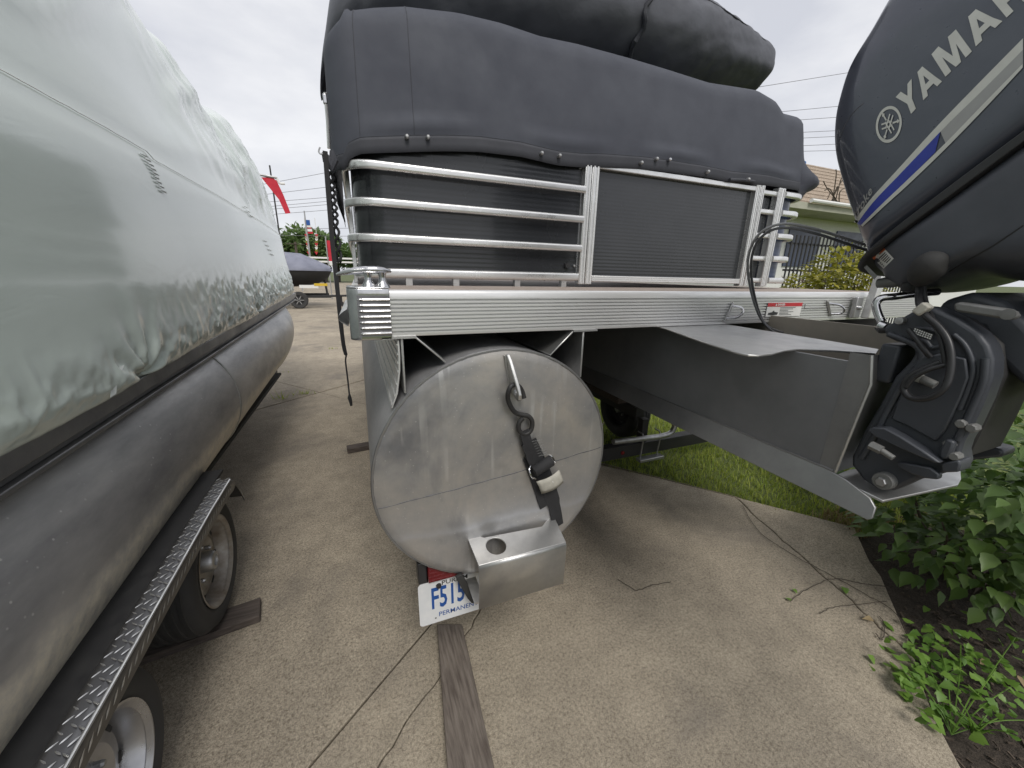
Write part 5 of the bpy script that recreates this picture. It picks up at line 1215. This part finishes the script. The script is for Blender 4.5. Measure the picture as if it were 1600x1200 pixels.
# runners lying on the concrete
def runner(pts, label, rad=.0022, leaves=()):
    t = thing('vine_runner', az(*pts[0], 0), label, 'vine'); pp = []
    P_ = curve_pts([az(x, y, .006) for x, y in pts], 8)
    b = MB(); b.tube([p+V((.006*nz(i*.6, 2), .006*nz(i*.6, 9), .003*(1+nz(i*.9, 4)))) for i, p in enumerate(P_)], rad, 5); b.build('stem', M['bark'], t)
    for (x, y, s) in leaves: p = az(x, y, .012); place(im, 'leaf', p, V((r.uniform(-1, 1), r.uniform(-1, 1), 0)), V((.1, .1, 1)), s, t)
runner([(1160, 790), (1185, 830), (1235, 865), (1290, 895), (1345, 925), (1400, 960), (1425, 1020)], 'thin brown vine runner lying along the crack in the concrete', .0017, [(1320, 918, .8), (1385, 975, .7), (1395, 1000, .6)])
runner([(1390, 918), (1345, 912), (1300, 905), (1255, 925), (1235, 940)], 'thin vine runner curling left across the concrete from the mulch', .0018, [(1240, 920, .5), (1236, 938, .5)])
runner([(1385, 940), (1340, 945), (1300, 950), (1280, 960)], 'short vine twig on the concrete nearest the dark mulch', .0016, [(1385, 975, .5)])
runner([(965, 906), (985, 918), (995, 923), (1020, 915), (1048, 910)], 'bent dry twig lying alone in the middle of the concrete', .0018)
runner([(1368, 990), (1378, 1000), (1382, 978), (1375, 965)], 'reddish curled leaf stalk at the concrete edge', .002)
# fallen brown leaves in the mulch
fm = leaf_mesh('dry_leaf', M['straw'], .055, .025, .5)
for k, (x, y, lab) in enumerate([(1545, 1030, 'dry tan leaf on the mulch just right of the creeper'), (1590, 1055, 'dry tan leaf on the mulch at the right edge of the photo'), (1364, 968, 'dry reddish leaf on the concrete edge above the creeper')]):
    p = az(x, y, .01); o = bpy.data.objects.new('fallen_leaf', fm); COL.objects.link(o); o.location = p; o.rotation_euler = (r.uniform(-.3, .3), r.uniform(-.3, .3), r.uniform(0, 6)); tag(o, lab, 'leaf')
# mulch chips
b = MB(); 
for k in range(2600):
    x, y = r.uniform(1.5, 3.6), r.uniform(-.6, 1.15)
    if y > .95*x-1.42 + .12 and x < 2.85: continue
    a = r.uniform(0, 3.14); L = r.uniform(.008, .034); b.box((x, y, -.02+r.uniform(0, .012)), (L, r.uniform(.003, .009), .004), Matrix.Rotation(a, 3, 'Z') @ Matrix.Rotation(r.uniform(-.4, .4), 3, 'Y'))
o = b.build('mulch_chips', surf('bark_chip', (.10, .075, .055), (.045, .034, .027), 90, .9), None, 0); tag(o, 'dark shredded bark mulch covering the bed', 'mulch', kind='stuff')
# ---- grass
def grass(name, region, n, hmin, hmax, seed, m, label):
    r = random.Random(seed); vs = []; fs = []
    k = 0; tries = 0
    while k < n and tries < n*6:
        tries += 1; x, y = r.uniform(region[0], region[1]), r.uniform(region[2], region[3])
        if not inside(x, y): continue
        z0 = -.03; h = r.uniform(hmin, hmax)*(.7+.6*nz(x*3, y*3)+.3); a = r.uniform(0, 6.28); w = r.uniform(.0018, .0042)*(1 if x < 3.5 else 2); ln = r.uniform(.1, .9)*h
        dx, dy = math.cos(a), math.sin(a); b0 = len(vs)
        vs += [(x-dy*w, y+dx*w, z0), (x+dy*w, y-dx*w, z0), (x+dx*ln*.4-dy*w*.7, y+dy*ln*.4+dx*w*.7, z0+h*.6), (x+dx*ln*.4+dy*w*.7, y+dy*ln*.4-dx*w*.7, z0+h*.6), (x+dx*ln, y+dy*ln, z0+h*.9)]
        fs += [(b0, b0+1, b0+3, b0+2), (b0+2, b0+3, b0+4)]; k += 1
    me = bpy.data.meshes.new(name); me.from_pydata(vs, [], fs); me.materials.append(m); o = bpy.data.objects.new(name, me); COL.objects.link(o); return tag(o, label, 'grass', kind='stuff')
gedge = sorted((p[1], p[0]) for p in GR)
def inside(x, y): return x > lerp(gedge, y)-.02+.05*nz(x*6, y*6) if 1.0 < y < 11 else False
grass('grass', (1.1, 4.2, 1.0, 4.2), 26000, .02, .065, 3, M['grass'], 'short bright lawn grass along the edge of the concrete')
grass('grass', (1.1, 9, 3.0, 11), 14000, .05, .11, 4, M['grass'], 'lawn grass stretching away behind the grey pontoon boat')
grass('dry_grass', (2.45, 3.2, 1.0, 1.25), 900, .02, .07, 5, M['straw'], 'dry clipped straw at the corner of the lawn')
for (px, py, n, h, lab) in ((475, 617, 22, .09, 'larger tuft of weeds where the two concrete joints meet'), (442, 624, 14, .14, 'thin tall weed tuft in the joint nearer the left boat'), (520, 546, 16, .07, 'low weed tuft on the concrete farther back'), (445, 583, 12, .04, 'flat weed patch on the crack beside the left boat')):
    c = az(px, py, -.01); t = MB()
    for k in range(n):
        a = r.uniform(0, 6.28); b0 = c+V((r.gauss(0, .05), r.gauss(0, .02), 0)); e = b0+V((math.cos(a)*h*.6, math.sin(a)*h*.6, h*r.uniform(.4, 1))); s_ = V((-math.sin(a), math.cos(a), 0))*.006
        t.add([b0-s_, b0+s_, e], [(0, 1, 2)])
    tag(t.build('weed_tuft', M['grass'], None, 0), lab, 'weed')

# ================================================================ RIGHT BACKGROUND: shrub, iron fence, house
ym = leaf_mesh('yellow_leaf', M['yleaf'], .10, .045, .2)
c = ay(1315, 420, 3.3)
shrub((c.x, c.y, 0), [(c.x, c.y, 1.60, .40, .34), (c.x+.45, c.y+.1, 1.45, .45, .4), (c.x-.35, c.y+.1, 1.38, .35, .30), (c.x+.1, c.y+.1, .8, .5, .5)], 3600, 31, 'yellow-green leafy shrub between the boat and the house', ym, M['yleaf'], 10, 280, .1, (.6, 1.2))
# house with mansard roof
hs = thing('house', (11, 8, 0), 'low house with tan shingled mansard roof behind the motor', 'house')
HY = 7.0
def hp(x, y, Y=HY): return ay(x, y, Y)
e0_, e1_ = hp(1225, 340), hp(1345, 318)
zs = hp(1290, 322).z; x_l = hp(1232, 330).x; z_t = hp(1280, 250).z; xt = hp(1268, 250).x
b = MB(); b.bb((x_l+.9, HY+.9, 0), (x_l+14, HY+9, zs+.1)); wall = b.build('wall', M['white'], hs)
b = MB(); b.add([(x_l, HY, zs), (x_l+15, HY, zs), (xt+14, HY+1.6, z_t+.5), (xt, HY+1.6, z_t+.5), (x_l, HY+10, zs), (xt, HY+8.6, z_t+.5), (x_l+15, HY+10, zs), (xt+14, HY+8.6, z_t+.5)], [(0, 1, 2, 3), (4, 0, 3, 5), (3, 2, 7, 5), (1, 6, 7, 2)]); rf = b.build('roof', M['roof'], hs, 0)
nrow = 11
for k in range(nrow):
    t = (k+.5)/nrow; a = V((x_l, HY, zs)).lerp(V((xt, HY+1.6, z_t+.5)), t); q = V((x_l, HY+10, zs)).lerp(V((xt, HY+8.6, z_t+.5)), t); c2 = V((x_l+15, HY, zs)).lerp(V((xt+14, HY+1.6, z_t+.5)), t)
    b = MB(); b.tube([q+V((-.01, 0, .0)), a+V((-.01, -.02, 0)), c2+V((0, -.02, 0))], .007, 4); b.build('shingle_course', M['roof'], rf, 0)
b = MB(); b.bb((x_l-.02, HY-.03, zs-.14), (x_l+15, HY+.02, zs+.02)); b.bb((x_l-.03, HY+.03, zs-.14), (x_l+.02, HY+10, zs+.02)); b.build('fascia', M['stucco'], hs)
b = MB(); b.bb((x_l+.02, HY+.02, zs-.13), (x_l+15, HY+1.0, zs-.10)); b.bb((x_l+.02, HY+1.01, zs-.13), (x_l+1.0, HY+10, zs-.10)); b.build('soffit', M['stucco'], hs)
b = MB(); a = hp(1268, 313, HY-.1); c3 = hp(1345, 315, HY-.1); b.tube([a, V((a.x+3, a.y, a.z))], .05, 8); b.build('gutter', M['white'], hs)
for k in range(4): b = MB(); b.bb((x_l+1.5+k*2.2, HY+.86, zs-1.5), (x_l+2.9+k*2.2, HY+.89, zs-.4)); b.build('window', M['navy'], wall)
b = MB(); b.box((xt+2.0, HY+2.4, z_t+.62), (1.6, .9, .22)); b.build('roof_tarp', surf('blue_tarp', (.05, .14, .34), (.04, .11, .28), 5, .5), hs, bevel=.05)  # blue tarp on the roof, built as a flat box
# bare vine on the roof
rr = random.Random(9); b = MB(); o0 = hp(1300, 300, HY-.06)
for k in range(9):
    e = o0+V((rr.uniform(-.5, .9), -.03, rr.uniform(-.3, .7))); b.tube(curve_pts([o0+V((rr.uniform(0, .6), 0, -.3)), (o0+e)/2+V((0, -.03, rr.uniform(-.1, .1))), e], 4), .014, 4)
o = b.build('bare_vine', M['bark'], None); tag(o, 'bare brown vine climbing over the tan roof', 'vine')
# iron fence
fe = thing('iron_fence', (5, 5, 0), 'dark vertical-bar iron fence in front of the house', 'fence'); F0 = ay(1245, 380, 5.0); 
zt_, zb_ = 1.98, .3
for k in range(46):
    x = F0.x-.15+k*.115; b = MB(); b.bb((x-.011, 4.99, zb_), (x+.011, 5.012, zt_+.35)); b.build('bar', M['blackpaint'], fe, 0)
for z in (zb_+.1, zt_-.28, zt_+.2): b = MB(); b.bb((F0.x-.2, 5.013, z-.018), (F0.x+5.2, 5.03, z+.018)); b.build('fence_rail', M['blackpaint'], fe, 0)
# brown twiggy hedge at the foot of the fence
r = random.Random(14); hd = thing('hedge', (F0.x+.5, 4.7, 0), 'brown twiggy hedge at the foot of the iron fence', 'hedge'); b = MB()
for k in range(420):
    p = V((F0.x+r.uniform(-.5, 2.2), 4.7+r.uniform(-.2, .2), r.uniform(.5, 1.5))); q = p+V((r.uniform(-.15, .15), r.uniform(-.1, .1), r.uniform(.02, .22))); b.tube([p, q], .006, 3, cap=False)
o = b.build('twigs', surf('brown_twig', (.13, .085, .06), (.07, .05, .04), 9, .9), hd, 0); tag(o, kind='stuff')
lmh = leaf_mesh('hedge_leaf', surf('brown_leaf', (.12, .09, .05), (.09, .10, .03), 9, .8), .05, .03); leaves_merged('leaf_mass', [(V((F0.x+r.uniform(-.5, 2.2), 4.7+r.uniform(-.25, .25), r.uniform(.4, 1.52))), rv(r), rv(r)+V((0, 0, 1)), r.uniform(.7, 1.5)) for _ in range(700)], lmh, lmh.materials[0], hd)

# ================================================================ LEFT BACKGROUND
# covered runabout on its own trailer
RY = 19.0
def fp(x, y, Y=RY): return ay(x, y, Y)
rb = thing('covered_runabout', (fp(480, 450).x, RY, .6), 'small runabout boat under a blue-grey cover beyond the parked pontoon boats', 'boat')
kl = fp(400, 430); kr = fp(519, 420)
zt0 = fp(470, 394).z; zg = fp(480, 420).z; zk = fp(480, 449).z
b = MB(); rows = []
xs = [kl.x, kl.x+(kr.x-kl.x)*.3, kl.x+(kr.x-kl.x)*.6, kl.x+(kr.x-kl.x)*.8, kl.x+(kr.x-kl.x)*.93, kr.x]
for i, x in enumerate(xs):
    w = [1.1, 1.15, 1.1, .85, .45, .03][i]; bk = [zk, zk, zk+.05, zk+.18, zk+.40, zg-.03][i]
    rows.append([V((x, RY+w*c, z)) for c, z in ((-1, zg), (-.96, (zg+bk)/2+.12), (-.55, bk+.08), (0, bk), (.55, bk+.08), (.96, (zg+bk)/2+.12), (1, zg))])
b.grid(rows); b.build('hull', M['darkvoid'], rb, 60)
b = MB(); rows = []
for i, x in enumerate(xs):
    w = [1.1, 1.15, 1.1, .85, .45, .03][i]; tp = [zt0-.1, zt0, zt0-.05, zg+.55*(zt0-zg), zg+.28*(zt0-zg), zg+.05][i]
    rows.append([V((x, RY+w*c, z)) for c, z in ((-1.02, zg-.08), (-1.01, zg+.02), (-.6, zg+(tp-zg)*.62), (0, tp), (.6, zg+(tp-zg)*.62), (1.01, zg+.02), (1.02, zg-.08))])
b.grid(rows); b.build('cover', surf('blue_grey_cover', (.22, .23, .29), (.17, .18, .23), 3, .7), rb, 60)
rt = thing('boat_trailer', (fp(480, 450).x, RY, 0), 'small black trailer carrying the covered runabout in the distance', 'trailer')
b = MB(); b.bb((kl.x, RY-1.0, .42), (kr.x-.1, RY-.92, .52)); b.build('frame_rail', M['blackpaint'], rt); b = MB(); b.bb((kl.x, RY+.92, .42), (kr.x-.3, RY+1.0, .52)); b.build('frame_rail', M['blackpaint'], rt)
for px in (471, 440, 415):
    c = fp(px, 452); cc = (c.x, RY-1.12, .34)
    b = MB(); b.lathe([(.2, -.1), (.31, -.11), (.34, -.07), (.34, .07), (.31, .11), (.2, .1)], cc, 'Y', 28); ty = b.build('wheel', M['rubber'], rt)
    b = MB(); b.lathe([(.2, -.09), (.18, -.05), (.05, -.07), (0, -.075)], cc, 'Y', 20); b.build('rim', M['darkvoid'], ty)
    for k in range(6): a = k*math.pi/3; q = MB(); q.box((cc[0]+.11*math.cos(a), cc[1]-.085, cc[2]+.11*math.sin(a)), (.16, .01, .025), Matrix.Rotation(-a, 3, 'Y')); q.build('spoke', M['galv'], ty)
b = MB(); b.tube([(kr.x-.9, RY-.9, .48), (kr.x+.55, RY, .46)], .05, 6); b.tube([(kr.x-.3, RY, .46), (kr.x-.35, RY, 1.15)], .045, 6); b.build('winch_post', M['blackpaint'], rt)
b = MB(); b.tube([(kr.x+.25, RY-.1, .5), (kr.x+.25, RY-.1, .14)], .035, 6); b.lathe([(0, -.03), (.1, -.03), (.1, .03), (0, .03)], (kr.x+.25, RY-.1, .1), 'Y', 12); b.build('jockey_wheel', M['blackpaint'], rt)
p = fp(495, 448, RY-1.2); b = MB(); b.box((p.x-.3, RY-1.05, p.z), (.7, .1, .12)); b.build('step_pad', M['white'], rt); b = MB(); b.box((p.x+.15, RY-1.06, p.z+.08), (.5, .1, .1)); b.build('winch_strap', surf('yellow_strap', (.62, .42, .03), (.5, .35, .02), 4, .6), rt)
# red banner at the left boat's bow
bn = thing('red_banner', (-4.3, 20, 0), 'red cloth banner flying beyond the shrink-wrapped boat', 'flag'); BY = 20.0
q = [ay(x, y, BY) for x, y in [(408, 277), (425, 277), (432, 282), (443, 305), (454, 333), (446, 334), (436, 312), (420, 292)]]
b = MB(); b.prism(q, (0, .012, 0)); o = b.build('cloth', M['redcloth'], bn, 0)
b = MB(); q0 = ay(421, 258, BY); b.tube([V((q0.x, BY+.03, 0)), V((q0.x, BY+.03, q0.z))], .03, 6); b.build('pole', M['blackpaint'], bn)
b = MB(); b.tube([ay(400, 272, BY), ay(416, 275, BY), ay(433, 278, BY)], .05, 6); b.build('arm', M['darkalu'], bn); b = MB(); b.tube(curve_pts([ay(433, 279, BY), ay(437, 286, BY), ay(445, 287, BY)], 4), .05, 6); b.build('tie_end', M['white'], bn)
# red and white feather sign
FYd = 24.0; fs_ = thing('feather_sign', (ay(520, 400, FYd).x, FYd, 0), 'tall red and white feather sign partly hidden by the black strap', 'sign')
b = MB(); l_, r_x = ay(513, 400, FYd).x, ay(525, 400, FYd).x
for k, (t0, t1, mm) in enumerate(((376, 388, 'redcloth'), (388.2, 399, 'redcloth'), (399.2, 408, 'redcloth'), (408.2, 415, 'white'))):
    b = MB(); zt2, zb2 = ay(518, t0, FYd).z, ay(518, t1, FYd).z; b.bb((l_, FYd, zb2), (r_x, FYd+.03, zt2)); b.build('cloth', M[mm], fs_, bevel=.05)
b = MB(); b.tube([(l_-.04, FYd, 0), (l_-.04, FYd, ay(518, 370, FYd).z)], .03, 6); b.build('pole', M['galv'], fs_)
# flag pole with flag, pennant strings
PYd = 45.0; fpole = thing('flag_pole', (ay(487, 400, PYd).x, PYd, 0), 'white flag pole with a limp striped flag in front of the trees', 'flag pole')
x_ = ay(484, 400, PYd).x; ztop = ay(482, 330, PYd).z
b = MB(); b.tube([(x_, PYd, 0), (x_, PYd, ztop)], [.12, .06], 8); b.build('pole', M['galv'], fpole)
for k in range(6):
    b = MB(); z0_ = ay(484, 345+k*3.2, PYd).z; b.bb((x_+.08, PYd-.05+.04*(k % 2), z0_-.24), (x_+.30+.05*k, PYd, z0_)); b.build('flag_stripe', M['redcloth' if k % 2 else 'white'], fpole)
b = MB(); b.bb((x_+.07, PYd-.09, ay(484, 352, PYd).z), (x_+.4, PYd-.06, ay(484, 344, PYd).z)); b.build('flag_canton', M['plateblue'], fpole)
for sx_, lab in ((478.5, 'string of coloured pennants left of the flag pole'), (494.5, 'string of coloured pennants right of the flag pole')):
    pn = thing('pennant_string', (ay(sx_, 400, PYd).x, PYd, 1), lab, 'pennants'); pts = [ay(sx_+(484-sx_)*.0+k*.45*(1 if sx_ < 484 else -.1), 366+k*3.4, PYd) for k in range(9)]
    b = MB(); b.tube([pts[0]+V((0, 0, 1.5))]+pts, .025, 4); b.build('cord', M['white'], pn)
    for k, p in enumerate(pts): b = MB(); b.prism([p+V((-.16, -.05, 0)), p+V((.16, -.05, 0)), p+V((0, -.05, -.32))], (0, .02, 0)); b.build('pennant', [M['redcloth'], M['beige'], M['white'], M['yleaf']][k % 4], pn, 0)
# white two-rail fence
wf = thing('rail_fence', (-4, 33, 0), 'low white rail fence along the far side of the lot', 'fence')
for y_, z_ in ((402, 0), (408, 0)): p = ay(480, y_, 33); b = MB(); b.bb((-16, 33, p.z-.06), (3.5, 33.06, p.z+.06)); b.build('fence_rail', M['white'], wf, 0)
for k in range(9): b = MB(); b.bb((-15.5+k*2.3, 33.07, 0), (-15.4+k*2.3, 33.15, ay(480, 401, 33).z)); b.build('post', M['galv'], wf, 0)
# utility pole behind
up_ = thing('utility_pole', (ay(464, 400, 50).x, 50, 0), 'short wooden utility pole with a crossarm in front of the far trees', 'utility pole'); b = MB(); x_ = ay(464, 400, 50).x; b.tube([(x_, 50, 0), (x_, 50, ay(464, 378, 50).z)], .13, 6); b.build('pole', M['bark'], up_); b = MB(); b.bb((x_-.9, 49.8, ay(464, 382, 50).z), (x_+.9, 49.95, ay(464, 381, 50).z)); b.build('crossarm', M['bark'], up_)
# trees
tm_ = leaf_mesh('tree_leaf', M['treeleaf'], .55, .36, .2)
def tree(x, y, h, w, seed, label, n=1500):
    r = random.Random(seed); t = thing('tree', (x, y, 0), label, 'tree', 'trees beyond the lot')
    b = MB(); b.tube(curve_pts([(x, y, -.1), (x+.2, y, h*.3), (x, y, h*.7)], 4), [.35-.03*i for i in range(9)], 8); tk = b.build('trunk', M['bark'], t)
    for k in range(5): a = r.uniform(0, 6.28); b = MB(); b.tube([(x, y, h*.35), (x+math.cos(a)*w*.5, y+math.sin(a)*w*.5, h*.65)], [.14, .04], 5); b.build('limb', M['bark'], tk)
    cl = [(V((x+r.uniform(-.55, .55)*w, y+r.uniform(-.5, .5)*w, h*r.uniform(.38, .86))), w*r.uniform(.25, .48)) for _ in range(13)]; sp = []
    for _ in range(n):
        c, rad = r.choice(cl); d = rv(r).normalized(); p = c+V((d.x*rad, d.y*rad, d.z*rad*.75))*r.uniform(.6, 1); sp.append((p, d+rv(r)*.6, V((0, 0, 1))+d*.6+rv(r)*.4, r.uniform(.7, 1.5)))
    leaves_merged('crown', sp, tm_, M['treeleaf'], t)
ty0 = 62
for k, (px, top, w) in enumerate(((440, 362, 4.2), (456, 358, 4.5), (472, 360, 4.2), (500, 366, 4.5), (520, 372, 4))):
    p = ay(px, top, ty0); tree(p.x, ty0+(k % 3)*3, p.z*1.08, w, 50+k, ['leftmost visible', 'second', 'third', 'fourth, rightmost clear', 'fifth, half behind the strap', ][k] + ' of the rounded green trees beyond the lot')
# overhead wires
wm = surf('wire', (.16, .16, .17), (.14, .14, .15), 3, .7)
for k, (ya, yb) in enumerate(((287, 243), (300, 272), (310, 292), (318, 297), (322, 303), (330, 312), (349, 347), (357, 361))):
    pa, pb = ay(360, ya, 40), ay(600, yb, 40); d = pb-pa; b = MB(); pth = [pa-d*1.5+d*(4*i/16)-V((0, 0, .5*math.sin(math.pi*i/16))) for i in range(17)]; b.tube(pth, .016, 4)
    o = b.build('overhead_wire', wm, None); tag(o, ['topmost', 'second from top', 'third from top', 'fourth from top', 'fifth from top', 'sixth from top', 'second lowest', 'lowest'][k]+' of the overhead wires in the gap between the boats', 'wire', 'wires in the left gap')
for k, (ya, yb) in enumerate(((136, 116), (178, 166), (192, 183), (210, 204), (219, 213), (231, 225), (238, 235))):
    pa, pb = ay(1185, ya, 26), ay(1310, yb, 26); d = pb-pa; b = MB(); pth = [pa-d*2+d*(6*i/12) for i in range(13)]; b.tube(pth, .018, 4)
    o = b.build('overhead_wire', wm, None); tag(o, ['topmost', 'second', 'third', 'fourth', 'fifth', 'sixth', 'lowest'][k]+' of the overhead wires between the cover and the motor', 'wire', 'wires in the right gap')
